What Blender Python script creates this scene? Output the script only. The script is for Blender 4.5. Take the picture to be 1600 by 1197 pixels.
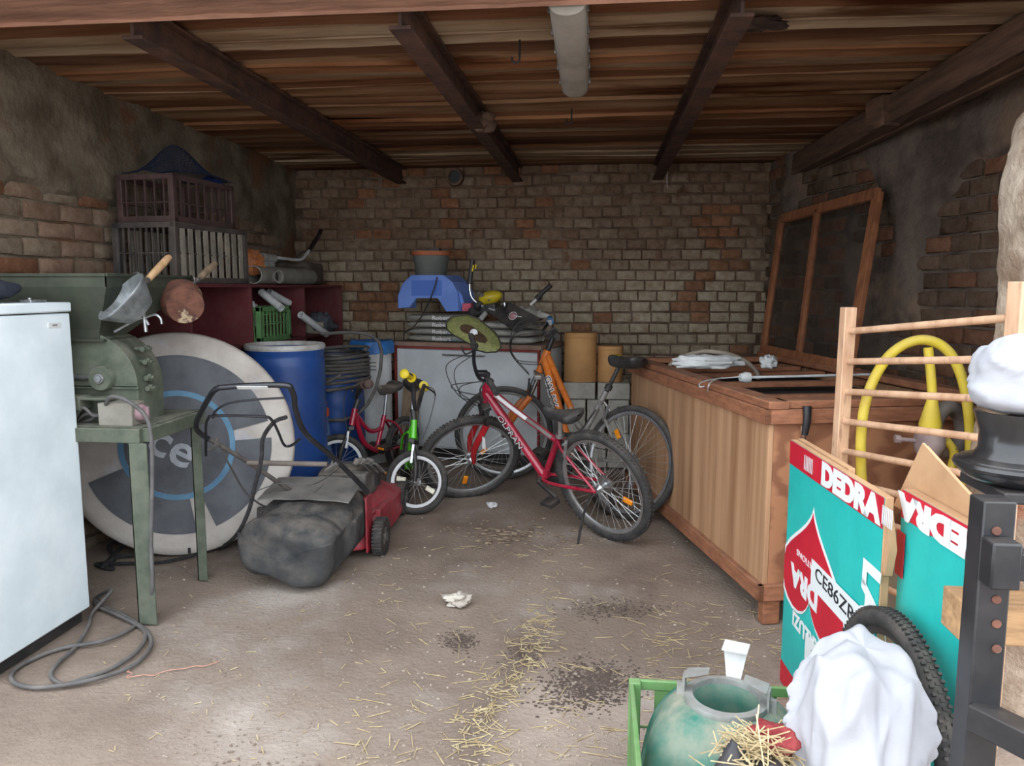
import bpy, bmesh, math, random
from mathutils import Vector as V, Matrix, noise
R = math.radians; PI = math.pi
for o in list(bpy.data.objects): bpy.data.objects.remove(o)
SC = bpy.context.scene; COL = SC.collection
random.seed(7)
# ---------------------------------------------------------------- camera, sky, exposure
YAW, PITCH, H, FPX = R(6.15), R(7.05), 1.45, 1200.0
cd = bpy.data.cameras.new('camera'); cam = bpy.data.objects.new('camera', cd); COL.objects.link(cam)
cam.location = (0, 0, H); cam.rotation_euler = (PI/2 - PITCH, 0, YAW)
cd.sensor_width = 36; cd.lens = FPX/1600*36; cd.clip_start = .02
SC.camera = cam
W = bpy.data.worlds.new('overcast_sky'); SC.world = W; W.use_nodes = True
bg = W.node_tree.nodes['Background']; bg.inputs[0].default_value = (.86, .93, 1, 1); bg.inputs[1].default_value = 1.0
vs = SC.view_settings; vs.view_transform = 'Standard'; vs.look = 'None'; vs.gamma = 1; vs.use_curve_mapping = False
vs.exposure = 2.05
# ---------------------------------------------------------------- pixel -> place helpers
FW = V((-math.sin(YAW)*math.cos(PITCH), math.cos(YAW)*math.cos(PITCH), -math.sin(PITCH)))
RT = V((math.cos(YAW), math.sin(YAW), 0)); UP = RT.cross(FW); CP = V((0, 0, H))
def ray(x, y): return FW + RT*((x-800)/FPX) + UP*((598.5-y)/FPX)
def G(x, y, z=0):
    d = ray(x, y); return CP + d*((z-H)/d.z)
def PY(x, y, Y):
    d = ray(x, y); return CP + d*(Y/d.y)
def PX(x, y, X):
    d = ray(x, y); return CP + d*(X/d.x)
def PP(x, y, p, n):
    d = ray(x, y); return CP + d*((V(p)-CP).dot(V(n))/d.dot(V(n)))
def zf(y): return max(0., (y-3)*.045)
def FLR(x, y):
    z = 0
    for i in range(40): p = G(x, y, z); z = zf(p.y)
    return p
# ---------------------------------------------------------------- objects and tags
def link(o): COL.objects.link(o); return o
def tag(o, label, cat, group=None):
    o['label'] = label; o['category'] = cat
    if group: o['group'] = group
    return o
def thing(name, label, cat, loc=(0,0,0), mat=None, group=None):
    o = link(bpy.data.objects.new(name, None)); o.empty_display_size = .05
    if mat is not None: o.matrix_basis = mat
    else: o.location = loc
    return tag(o, label, cat, group)
def rootinv(p):
    while p.parent: p = p.parent
    return p.matrix_basis.inverted()
def struct(o): o['kind'] = 'structure'; return o
def stuff(o): o['kind'] = 'stuff'; return o
def perp(d):
    a = V((0,0,1)) if abs(d.z) < .9 else V((1,0,0))
    u = d.cross(a).normalized(); return u, d.cross(u).normalized()
def spline(pts, k=6, closed=False):
    P = [V(p) for p in pts]; n = len(P); out = []
    rng = range(n if closed else n-1)
    for i in rng:
        if closed: a,b,c,d = P[i-1], P[i], P[(i+1)%n], P[(i+2)%n]
        else: a,b,c,d = P[max(i-1,0)], P[i], P[i+1], P[min(i+2,n-1)]
        for j in range(k):
            t = j/k
            out.append(.5*((2*b)+(c-a)*t+(2*a-5*b+4*c-d)*t*t+(3*b-3*c+d-a)*t**3))
    if not closed: out.append(P[-1])
    return out
class B:
    def __init__(s): s.v = []; s.f = []; s.col = None
    def add(s, vs, fs):
        o = len(s.v); s.v += [V(p) for p in vs]; s.f += [tuple(i+o for i in f) for f in fs]; return s
    def box(s, c, d, m=None):
        c = V(c); x,y,z = d[0]/2, d[1]/2, d[2]/2
        q = [V((a*x,b*y,e*z)) for e in (-1,1) for b in (-1,1) for a in (-1,1)]
        if m is not None: q = [m @ p for p in q]
        return s.add([c+p for p in q], [(0,2,3,1),(4,5,7,6),(0,1,5,4),(2,6,7,3),(0,4,6,2),(1,3,7,5)])
    def bar(s, a, b, w, h, up=(0,0,1)):        # square bar a->b, w across, h along up
        a, b = V(a), V(b); d = (b-a).normalized(); u = V(up); x = d.cross(u)
        if x.length < 1e-4: x = d.cross(V((1,0,0)))
        x.normalize(); y = x.cross(d).normalized()
        q = []
        for p in (a, b):
            for i, j in ((-1,-1),(1,-1),(1,1),(-1,1)): q.append(p + x*(i*w/2) + y*(j*h/2))
        return s.add(q, [(0,1,2,3),(7,6,5,4),(0,4,5,1),(1,5,6,2),(2,6,7,3),(3,7,4,0)])
    def cyl(s, a, b, r, r2=None, n=16, cap=True):
        a, b = V(a), V(b); r2 = r if r2 is None else r2; u, w = perp((b-a).normalized())
        q = [a+(u*math.cos(t)+w*math.sin(t))*r for t in [2*PI*i/n for i in range(n)]]
        q += [b+(u*math.cos(t)+w*math.sin(t))*r2 for t in [2*PI*i/n for i in range(n)]]
        f = [(i, i+n, (i+1)%n+n, (i+1)%n) for i in range(n)]
        if cap: f += [tuple(range(n)), tuple(range(2*n-1, n-1, -1))]
        return s.add(q, f)
    def tube(s, pts, r, n=8, k=0, closed=False, rs=None):
        P = spline(pts, k, closed) if k else [V(p) for p in pts]
        m = len(P); q = []; u = None
        for i, p in enumerate(P):
            if closed: d = (P[(i+1)%m]-P[i-1])
            else: d = P[min(i+1,m-1)]-P[max(i-1,0)]
            if d.length < 1e-7: d = V((0,0,1))
            d.normalize()
            if u is None: u = perp(d)[0]
            u = (u - d*u.dot(d))
            u = u.normalized() if u.length > 1e-5 else perp(d)[0]
            w = d.cross(u); rr = r if rs is None else rs(i/(m-1))
            q += [p+(u*math.cos(2*PI*j/n)+w*math.sin(2*PI*j/n))*rr for j in range(n)]
        f = []
        for i in range(m if closed else m-1):
            a, b = i*n, ((i+1)%m)*n
            f += [(a+j, a+(j+1)%n, b+(j+1)%n, b+j) for j in range(n)]
        if not closed: f += [tuple(range(n-1,-1,-1)), tuple(range((m-1)*n, m*n))]
        return s.add(q, f)
    def lathe(s, prof, c=(0,0,0), ax=(0,0,1), n=32, sq=None):   # prof: (r, h)
        ax = V(ax).normalized(); u, w = perp(ax); c = V(c); q = []; f = []
        for r, h in prof:
            q += [c+ax*h+(u*math.cos(2*PI*i/n)+w*math.sin(2*PI*i/n))*max(r, 1e-4) for i in range(n)]
        for k in range(len(prof)-1):
            for i in range(n): f.append((k*n+i, k*n+(i+1)%n, (k+1)*n+(i+1)%n, (k+1)*n+i))
        return s.add(q, f)
    def tor(s, c, ax, Rr, r, n=48, m=8, ry=None, a0=0, a1=2*PI):
        ax = V(ax).normalized(); u, w = perp(ax); c = V(c); ry = ry or r
        full = abs(a1-a0-2*PI) < 1e-6; N = n if full else n+1; q = []; f = []
        for i in range(N):
            t = a0+(a1-a0)*i/n; d = u*math.cos(t)+w*math.sin(t)
            q += [c+d*(Rr+r*math.cos(2*PI*j/m))+ax*(ry*math.sin(2*PI*j/m)) for j in range(m)]
        for i in range(n):
            a, b = i*m, ((i+1)%N)*m
            f += [(a+j, b+j, b+(j+1)%m, a+(j+1)%m) for j in range(m)]
        return s.add(q, f)
    def sph(s, c, r, n=16, m=10, rot=None):
        r = V(r) if hasattr(r, '__len__') else V((r,r,r)); c = V(c); q = []; f = []
        for i in range(m+1):
            t = PI*i/m
            for j in range(n):
                p = V((r.x*math.sin(t)*math.cos(2*PI*j/n), r.y*math.sin(t)*math.sin(2*PI*j/n), r.z*math.cos(t)))
                q.append(c+(rot @ p if rot is not None else p))
        for i in range(m):
            for j in range(n): f.append((i*n+j, (i+1)*n+j, (i+1)*n+(j+1)%n, i*n+(j+1)%n))
        return s.add(q, f)
    def prism(s, poly, t):                     # extrude polygon by vector t
        n = len(poly); t = V(t); q = [V(p) for p in poly]+[V(p)+t for p in poly]
        f = [tuple(range(n-1,-1,-1)), tuple(range(n, 2*n))]+[(i, (i+1)%n, (i+1)%n+n, i+n) for i in range(n)]
        return s.add(q, f)
    def grid(s, fn, nu, nv, cu=False):
        q = [fn(i/nu, j/nv) for j in range(nv+1) for i in range(nu if cu else nu+1)]
        N = nu if cu else nu+1
        f = [(j*N+i, j*N+(i+1)%N, (j+1)*N+(i+1)%N, (j+1)*N+i) for j in range(nv) for i in range(nu)]
        return s.add(q, f)
    def sheet(s, fn, nu, nv, t):               # grid with thickness
        g = [[V(fn(i/nu, j/nv)) for i in range(nu+1)] for j in range(nv+1)]
        N = nu+1; q = []; q2 = []
        for j in range(nv+1):
            for i in range(N):
                a = g[j][min(i+1,nu)]-g[j][max(i-1,0)]; b = g[min(j+1,nv)][i]-g[max(j-1,0)][i]
                nn = a.cross(b); nn = nn.normalized() if nn.length > 1e-9 else V((0,0,1))
                q.append(g[j][i]); q2.append(g[j][i]-nn*t)
        K = len(q); f = []
        for j in range(nv):
            for i in range(nu):
                a = j*N+i; f += [(a,a+1,a+N+1,a+N), (K+a+N,K+a+N+1,K+a+1,K+a)]
        for i in range(nu):
            f += [(i, K+i, K+i+1, i+1), (nv*N+i+1, K+nv*N+i+1, K+nv*N+i, nv*N+i)]
        for j in range(nv):
            f += [(j*N+N, K+j*N+N, K+j*N, j*N), (j*N+nu, K+j*N+nu, K+j*N+N+nu, j*N+N+nu)]
        return s.add(q+q2, f)
    def wob(s, a, sc):
        s.v = [p + noise.noise_vector(p*sc)*a for p in s.v]; return s
    def mesh(s, name, mat, M=None, angle=38, flat=False):
        me = bpy.data.meshes.new(name); vs = s.v if M is None else [M @ p for p in s.v]
        me.from_pydata([tuple(p) for p in vs], [], s.f); me.validate()
        if mat: me.materials.append(mat)
        if not flat:
            me.polygons.foreach_set('use_smooth', [True]*len(me.polygons)); me.set_sharp_from_angle(angle=R(angle))
        bm = bmesh.new(); bm.from_mesh(me); bmesh.ops.recalc_face_normals(bm, faces=bm.faces); bm.to_mesh(me); bm.free()
        return me
    def build(s, name, mat, parent=None, local=False, bevel=0, seg=2, angle=38, flat=False, label=None, sub=0):
        M = None if (local or parent is None) else rootinv(parent)
        o = link(bpy.data.objects.new(name, s.mesh(name, mat, M, angle, flat))); o.parent = parent
        if bevel:
            m = o.modifiers.new('bevel', 'BEVEL'); m.width = bevel; m.segments = seg; m.limit_method = 'ANGLE'; m.angle_limit = R(35)
        if sub:
            m = o.modifiers.new('sub', 'SUBSURF'); m.levels = sub; m.render_levels = sub
        if label: o['label'] = label
        return o
def single(o, base=None):       # top-level one-mesh thing: move its origin to its base
    me = o.data; b = V(base) if base is not None else None
    if b is None:
        xs = [v.co for v in me.vertices]
        b = V((sum(p.x for p in xs)/len(xs), sum(p.y for p in xs)/len(xs), min(p.z for p in xs)))
    me.transform(Matrix.Translation(-b)); o.location = b; return o
def text(parent, name, body, mat, M, size=.1, sx=1, local=False, align='CENTER', bold=0, extr=.0006, shear=0):
    cu = bpy.data.curves.new(name, 'FONT'); cu.body = body; cu.size = size; cu.align_x = align; cu.align_y = 'CENTER'; cu.extrude = extr; cu.offset = bold; cu.shear = shear; cu.resolution_u = 3
    t = bpy.data.objects.new('tmp', cu); COL.objects.link(t)
    dg = bpy.context.evaluated_depsgraph_get(); me = bpy.data.meshes.new_from_object(t.evaluated_get(dg))
    bpy.data.objects.remove(t); bpy.data.curves.remove(cu)
    me.transform(Matrix.Diagonal((sx,1,1,1))); me.transform(M)
    if not local: me.transform(rootinv(parent))
    me.materials.clear(); me.materials.append(mat); me.name = name
    o = link(bpy.data.objects.new(name, me)); o.parent = parent; return o
def basis(o, x, y):             # matrix with origin o, x axis, y axis (z = x cross y)
    x = V(x).normalized(); z = x.cross(V(y)).normalized(); y = z.cross(x)
    return Matrix(((x.x,y.x,z.x,o[0]),(x.y,y.y,z.y,o[1]),(x.z,y.z,z.z,o[2]),(0,0,0,1)))
# ---------------------------------------------------------------- materials
def c3(r, g, b):
    f = lambda u: (u/255/12.92) if u/255 <= .04045 else ((u/255+.055)/1.055)**2.4
    return (f(r), f(g), f(b), 1)
DUSTC = c3(150,136,122)
def M(name, c, c2=None, s=8, lo=.38, hi=.62, rough=.7, metal=0, bump=0, bs=None, dust=0, stretch=(1,1,1), world=False, tint=None, spec=.4, c4=None, s4=3, lo4=.55, hi4=.6, detail=5, alpha=1, trans=0, dustc=None, wave=None, distort=0):
    m = bpy.data.materials.new(name); m.use_nodes = True; t = m.node_tree; N = t.nodes; L = t.links
    p = N['Principled BSDF']; p.inputs['Roughness'].default_value = rough; p.inputs['Metallic'].default_value = metal
    p.inputs['Specular IOR Level'].default_value = spec; p.inputs['Alpha'].default_value = alpha; p.inputs['Transmission Weight'].default_value = trans
    if world: src = N.new('ShaderNodeNewGeometry').outputs['Position']
    else: src = N.new('ShaderNodeTexCoord').outputs['Object']
    mp = N.new('ShaderNodeMapping'); mp.inputs['Scale'].default_value = stretch; L.new(src, mp.inputs['Vector']); src = mp.outputs[0]
    def nz(sc, d=detail, dist=0):
        n = N.new('ShaderNodeTexNoise'); n.inputs['Scale'].default_value = sc; n.inputs['Detail'].default_value = d; n.inputs['Roughness'].default_value = .6; n.inputs['Distortion'].default_value = dist
        L.new(src, n.inputs['Vector']); return n.outputs['Fac']
    def mr(f, a, b, x=0, y=1):
        r = N.new('ShaderNodeMapRange'); r.inputs[1].default_value = a; r.inputs[2].default_value = b; r.inputs[3].default_value = x; r.inputs[4].default_value = y; L.new(f, r.inputs[0]); return r.outputs[0]
    def mix(f, a, b, mode='MIX'):
        x = N.new('ShaderNodeMix'); x.data_type = 'RGBA'; x.blend_type = mode
        if isinstance(f, (int, float)): x.inputs[0].default_value = f
        else: L.new(f, x.inputs[0])
        for i, q in ((6, a), (7, b)):
            if isinstance(q, tuple): x.inputs[i].default_value = q
            else: L.new(q, x.inputs[i])
        return x.outputs[2]
    cur = c
    if c2:
        if wave:
            w = N.new('ShaderNodeTexWave'); w.inputs['Scale'].default_value = wave; w.inputs['Distortion'].default_value = distort; w.inputs['Detail'].default_value = 3; w.inputs['Detail Scale'].default_value = 1.2; L.new(src, w.inputs['Vector']); fac = w.outputs['Fac']
        else: fac = nz(s)
        cur = mix(mr(fac, lo, hi), c, c2)
    if c4: cur = mix(mr(nz(s4), lo4, hi4), cur, c4)
    if tint == 'object':
        oi = N.new('ShaderNodeObjectInfo'); cur = mix(1.0, cur, oi.outputs['Color'], 'MULTIPLY')
    elif tint == 'attr':
        at = N.new('ShaderNodeAttribute'); at.attribute_name = 'Col'; cur = mix(1.0, cur, at.outputs['Color'], 'MULTIPLY')
    if dust:
        ge = N.new('ShaderNodeNewGeometry'); sx = N.new('ShaderNodeSeparateXYZ'); L.new(ge.outputs['Normal'], sx.inputs[0])
        up = mr(sx.outputs[2], -.1, .9, .25, 1); ns = mr(nz(14, 4), .3, .65)
        mu = N.new('ShaderNodeMath'); mu.operation = 'MULTIPLY'; L.new(up, mu.inputs[0]); L.new(ns, mu.inputs[1])
        m2 = N.new('ShaderNodeMath'); m2.operation = 'MULTIPLY'; m2.inputs[1].default_value = dust; L.new(mu.outputs[0], m2.inputs[0])
        cur = mix(m2.outputs[0], cur, dustc or DUSTC)
        L.new(mr(m2.outputs[0], 0, 1, rough, .9), p.inputs['Roughness'])
        if metal: L.new(mr(m2.outputs[0], 0, 1, metal, 0), p.inputs['Metallic'])
    if isinstance(cur, tuple): p.inputs['Base Color'].default_value = cur
    else: L.new(cur, p.inputs['Base Color'])
    if bump:
        b = N.new('ShaderNodeBump'); b.inputs['Strength'].default_value = min(1, bump); b.inputs['Distance'].default_value = .01*max(1, bump)
        L.new(nz(bs or s*2, 6), b.inputs['Height']); L.new(b.outputs[0], p.inputs['Normal'])
    return m
# ================================================================ the room
YB = 6.6
LW0, LW1 = V((-2.63, YB, 0)), V((-2.82, 2.3, 0))
RW0, RW1 = V((1.40, YB, 0)), V((2.30, 2.75, 0))
def ceil_z(y): return 2.47+(YB-y)*math.tan(R(1.1))
m_brick = M('brick_whitewash', c3(250,246,238), c3(205,190,172), s=18, lo=.3, hi=.7, rough=.92, bump=.7, bs=60, world=True, tint='object', c4=c3(176,134,108), s4=5, lo4=.6, hi4=.72, spec=.15)
m_brickj = M('brick_whitewash_far', c3(250,246,238), c3(205,190,172), s=18, lo=.3, hi=.7, rough=.92, bump=.7, bs=60, world=True, tint='attr', c4=c3(176,134,108), s4=5, lo4=.6, hi4=.72, spec=.15)
m_mortar = M('mortar_plaster', c3(112,92,76), c3(84,66,54), s=6, rough=.95, bump=1, bs=45, world=True, c4=c3(128,112,98), s4=2.2, lo4=.5, hi4=.65, spec=.1)
m_plasterL = M('grey_plaster', c3(124,112,96), c3(92,80,66), s=4, rough=.95, bump=1.2, bs=28, world=True, c4=c3(112,82,62), s4=2.6, lo4=.56, hi4=.66, spec=.1)
m_plasterR = M('sooty_plaster', c3(118,104,94), c3(86,75,68), s=3.5, rough=.95, bump=1.2, bs=26, world=True, c4=c3(128,108,92), s4=2.4, lo4=.55, hi4=.66, spec=.1)
m_jamb = M('rough_jamb', c3(196,180,162), c3(150,130,112), s=7, rough=.95, bump=1.5, bs=30, world=True, c4=c3(166,120,98), s4=3.2, lo4=.58, hi4=.66, spec=.1)
m_floor = M('dusty_concrete', c3(150,134,121), c3(122,106,95), s=2.2, lo=.35, hi=.65, rough=.95, bump=.8, bs=55, world=True, c4=c3(172,160,150), s4=1.1, lo4=.52, hi4=.66, spec=.1, detail=8, tint='attr')
m_plank = M('ceiling_plank', c3(255,244,230), c3(184,150,122), s=2.0, lo=.3, hi=.7, rough=.9, bump=.8, bs=9, world=True, stretch=(.5,3.2,3.2), tint='object', spec=.15, c4=c3(132,96,72), s4=1.4, lo4=.56, hi4=.68)
m_beam = M('rusty_beam', c3(92,62,48), c3(62,44,38), s=9, rough=.85, bump=.6, bs=60, world=True)
m_wbeam = M('dark_wood_beam', c3(112,84,66), c3(78,58,47), s=3, rough=.9, bump=.7, bs=12, world=True, stretch=(6,.6,6))
m_lintel = M('lintel', c3(178,134,112), c3(140,104,86), s=5, rough=.9, bump=.6, bs=20, world=True, stretch=(.6,3,3))

def floor_h(x, y):
    return zf(y)+.007*noise.noise(V((x*1.1, y*1.1, 3)))+.003*noise.noise(V((x*5, y*5, 9)))-.006
b = B(); b.grid(lambda u, v: (-3.1+5.9*u, 1.0+5.8*v, floor_h(-3.1+5.9*u, 1.0+5.8*v)), 196, 190)
floor = struct(b.build('floor', m_floor))
def paint(o):
    me = o.data; at = me.color_attributes.new('Col', 'FLOAT_COLOR', 'POINT'); cols = []
    ck = [FLR(860,925), FLR(835,1005), FLR(770,1095), FLR(735,1190)]; st_ = [(FLR(925,1060),.16,.09), (FLR(720,1000),.06,.05), (FLR(815,1020),.06,.06), (FLR(960,950),.2,.07)]
    for v in me.vertices:
        x, y = v.co.x, v.co.y; k = 1.0
        i = 0
        while i < 2 and y < ck[i+1].y: i += 1
        t = (y-ck[i].y)/(ck[i+1].y-ck[i].y); xc = ck[i].x+(ck[i+1].x-ck[i].x)*t+.06*n2(y*4, 7)
        slab = smst(0,.06,x-xc)*smst(2.95,2.6,y+.18*n2(x*2.2,y*2.2,5))
        k *= 1+.34*slab; k *= 1-.22*math.exp(-((x-xc)/.07)**2)*smst(3.3,3.0,y)
        for p, a, b in st_: k *= 1-.35*math.exp(-((x-p.x)/a)**2-((y-p.y)/b)**2)*(.7+.6*n2(x*9,y*9))
        k *= 1+.10*n2(x*1.6,y*1.6,11)
        cols += [k*(1-.02*slab), k, k*(1+.03*slab), 1]
    at.data.foreach_set('color', cols)
def smst(a, b, x): t = max(0, min(1, (x-a)/(b-a))); return t*t*(3-2*t)
def n2(x, y, z=0): return noise.noise(V((x, y, z)))
paint(floor)
b = B(); b.grid(lambda u, v: (-9+18*u, -11+12.01*v, -.012), 12, 12)  # unseen ground behind the camera, put in to bounce light
paint(struct(b.build('floor_outside', m_floor)))

def wallmesh(name, p0, p1, nrm, z1, plaster, mat, res=.035):
    d = (p1-p0); Lw = d.length; d.normalize(); nrm = V(nrm)
    def fn(u, v):
        s, z = u*Lw, v*z1; k = plaster(s, z)
        p = p0+d*s+V((0,0,z))
        h = -.018+k*.034+.010*noise.noise(p*9)+.012*noise.noise(p*2.3+V((5,1,2)))*(.4+k)
        return p+nrm*h
    b = B(); b.grid(fn, int(Lw/res), int(z1/res)); pa, pb = p0-nrm*.05-d*.3, p1-nrm*.05+d*.3; b.prism([pa, pb, pb+V((0,0,z1+.15)), pa+V((0,0,z1+.15))], -nrm*.2)  # unseen slab behind the wall, lengthened to stop light leaks at corners
    return struct(b.build(name, mat))
def brickmesh(l, h, t, seed):
    rs = random.Random(seed); b = B()
    n = 4; q = []
    # rounded, slightly uneven front face: 4x3 front grid pulled back at the rim
    def fn(u, v):
        x = (u-.5)*l; z = (v-.5)*h
        e = min(u, 1-u)*l; g = min(v, 1-v)*h
        back = -.009 if (u in (0,1) or v in (0,1)) else 0
        return V((x+rs.uniform(-.003,.003), t/2+back+rs.uniform(-.003,.003), z+rs.uniform(-.003,.003)))
    us = [0,.1,.5,.9,1]; vs_ = [0,.16,.5,.84,1]
    for v in vs_:
        for u in us: q.append(fn(u, v))
    f = [(j*5+i, j*5+i+1, j*5+i+6, j*5+i+5) for j in range(4) for i in range(4)]
    q += [V((-l/2,-t/2,-h/2)), V((l/2,-t/2,-h/2)), V((l/2,-t/2,h/2)), V((-l/2,-t/2,h/2))]
    f += [(0,1,2,3,4,26,25), (4,9,14,19,24,27,26), (24,23,22,21,20,28,27), (20,15,10,5,0,25,28)]
    b.add(q, f); return b
def bricks(parent, p0, p1, nrm, zs, pitch, course, colf, skip, show, maxn=300, seed=1):
    d = (p1-p0); Lw = d.length; d.normalize(); nrm = V(nrm); rs = random.Random(seed)
    var = [brickmesh(pitch-.014, course-.014, .06, seed*10+i) for i in range(5)]
    mes = [v.mesh('brick', m_brick, None, 50) for v in var]
    Mr = basis((0,0,0), d, -nrm) if d.cross(-nrm).z > 0 else basis((0,0,0), d, nrm)
    sgn = 1 if d.cross(nrm).z > 0 else -1
    Mr = Matrix.Identity(3); Mr.col[0] = d*sgn; Mr.col[1] = nrm; Mr.col[2] = V((0,0,1))
    cand = []; row = 0; z = zs[0]
    while z < zs[1]:
        s = -rs.random()*.06 + (pitch/2 if row % 2 else 0)
        while s < Lw-.03:
            w = pitch*rs.choice([1,1,1,1,1,1,.97,1.03])
            if not skip(s+w/2, z): cand.append((s+w/2, z, w, rs.random(), row))
            s += w
        z += course; row += 1
    cand.sort(key=lambda c: -show(c[0], c[1]))
    jb = B(); jc = []
    for i, (s, z, w, q, row) in enumerate(cand):
        if s+w/2 > Lw+.03: w *= .6
        sag = .006*math.sin(s*1.7+row*.6)
        pos = p0+d*s+V((0,0,z+sag))+nrm*(-.026+rs.uniform(-.006,.006))
        k = rs.randrange(5); cl = colf(s, z, rs); rot = Mr.to_4x4() @ Matrix.Rotation(rs.uniform(-.015,.015), 4, 'Y')
        sc = Matrix.Diagonal((w/pitch, 1, rs.uniform(.94,1.03), 1))
        mat = Matrix.Translation(pos) @ rot @ sc
        if i < maxn:
            o = link(bpy.data.objects.new('brick', mes[k])); o.parent = parent; o.matrix_basis = mat; o.color = cl
        else:
            jb.add([mat @ p for p in var[k].v], var[k].f); jc += [cl]*len(var[k].v)
    if jc:
        me = bpy.data.meshes.new('brick_remainder'); me.from_pydata([tuple(p) for p in jb.v], [], jb.f)
        at = me.color_attributes.new('Col', 'FLOAT_COLOR', 'POINT')
        at.data.foreach_set('color', [x for c in jc for x in c]); me.materials.append(m_brickj)
        bm = bmesh.new(); bm.from_mesh(me); bmesh.ops.recalc_face_normals(bm, faces=bm.faces); bm.to_mesh(me); bm.free()
        o = link(bpy.data.objects.new('brick_remainder', me)); o.parent = parent; stuff(o)
def lerp(a, b, t): return tuple(a[i]+(b[i]-a[i])*t for i in range(4))
def sm(a, b, x): t = max(0, min(1, (x-a)/(b-a))); return t*t*(3-2*t)
def n2(x, y, z=0): return noise.noise(V((x, y, z)))
# back wall: header bricks, whitewash worn off in patches and towards the top
BW, BO, BD, BG = c3(182,172,156), c3(150,106,80), c3(122,96,80), c3(150,138,124)
def col_back(s, z, rs):
    t = sm(1.25, 2.0, z+.28*n2(s*1.3, z*1.3, 4))
    c = lerp(BW, lerp(BD, BG, rs.random()*.6), t*.9)
    if n2(s*2.1, z*2.6, 8)+rs.uniform(-.25,.25) > .42 - .12*t: c = lerp(c, BO, .85)
    k = rs.uniform(.85, 1.08); return (c[0]*k, c[1]*k, c[2]*k, 1)
nope = lambda s, z: 0
wb = wallmesh('wall_back', LW0, RW0, (0,-1,0), 2.56, nope, m_mortar)
bricks(wb, LW0, RW0, (0,-1,0), (.05, 2.56), .163, .0885, col_back, lambda s, z: False,
       lambda s, z: (1-abs(z-1.62)) - (10 if z < .98 or (z < 1.42 and s < .75) else 0), seed=3)
# left wall
nl = V((LW1-LW0).cross(V((0,0,1)))).normalized(); nl = -nl if nl.x < 0 else nl
def plL(s, z): return sm(-.05, .12, n2(s*.9, z*.9, 2)+.9*sm(1.75, 2.1, z)-.35+.25*n2(s*4, z*4, 7)) if z > 1.2 else 0
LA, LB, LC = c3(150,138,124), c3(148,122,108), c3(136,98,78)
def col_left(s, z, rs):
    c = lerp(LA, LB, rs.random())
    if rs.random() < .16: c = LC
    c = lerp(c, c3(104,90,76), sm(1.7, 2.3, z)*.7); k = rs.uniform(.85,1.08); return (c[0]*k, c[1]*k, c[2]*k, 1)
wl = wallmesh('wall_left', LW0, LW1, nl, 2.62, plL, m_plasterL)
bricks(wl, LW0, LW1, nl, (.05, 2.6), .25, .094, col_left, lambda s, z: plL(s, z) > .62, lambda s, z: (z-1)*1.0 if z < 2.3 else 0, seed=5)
# right wall: rubble and brick under sooty plaster
nr = V((RW1-RW0).cross(V((0,0,1)))).normalized(); nr = -nr if nr.x > 0 else nr
def plR(s, z): return sm(-.12, .1, n2(s*1.1, z*1.0, 12)+.55*sm(1.7, 2.4, z)-.60+.3*n2(s*3.5, z*3.5, 17)+.5*sm(.8,.3,abs(s-1.6)))
RA, RB = c3(128,110,98), c3(138,100,82)
def col_right(s, z, rs):
    c = lerp(RA, c3(96,82,72), rs.random())
    if rs.random() < .3: c = lerp(c, RB, .8)
    k = rs.uniform(.85,1.1); return (c[0]*k, c[1]*k, c[2]*k, 1)
wr = wallmesh('wall_right', RW0, RW1, nr, 2.64, plR, m_plasterR)
bricks(wr, RW0, RW1, nr, (.05, 2.6), .215, .096, col_right, lambda s, z: plR(s, z) > .7, lambda s, z: (z-.9) if z < 2.4 else 0, seed=9)
# front wall: right jamb and lintel
def jamb(u, v):
    a = u*2*PI
    # rounded-rectangle column outline, broken edges
    cx, cy, hx, hy = 1.955, 2.675, .60, .225
    e = 5; ca, sa = math.cos(a), math.sin(a); r = (abs(ca)**e+abs(sa)**e)**(-1/e)
    z = v*2.62
    x, y = cx+hx*ca*r, cy+hy*sa*r
    p = V((x, y, z)); k = .03*noise.noise(p*3.2)+.016*noise.noise(p*9)+.008*noise.noise(p*22)
    bite = .16*sm(1.98, 2.16, z+.05*noise.noise(p*4))+.05*sm(.06,0,abs(z-1.93))*0
    low = -.045*sm(1.3,.7,z)
    out = V((ca*r, sa*r, 0)).normalized()
    p += out*k
    if ca < 0: p.x += bite+low
    return p
b = B(); b.grid(jamb, 90, 90, cu=True); struct(b.build('wall_front', m_jamb))
b = B()
b.grid(lambda u, v: V((-3.0+5.6*u, 2.45+.45*v, 2.47+.008*n2(u*20, v*6)+.006*n2(u*60,v*9))), 80, 6)
b.grid(lambda u, v: V((-3.0+5.6*u, 2.45, 2.455+.6*v)), 20, 4); b.grid(lambda u, v: V((-3.0+5.6*u, 2.9, 2.455+.6*v)), 20, 4)
struct(b.build('trim_1', m_lintel))
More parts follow.
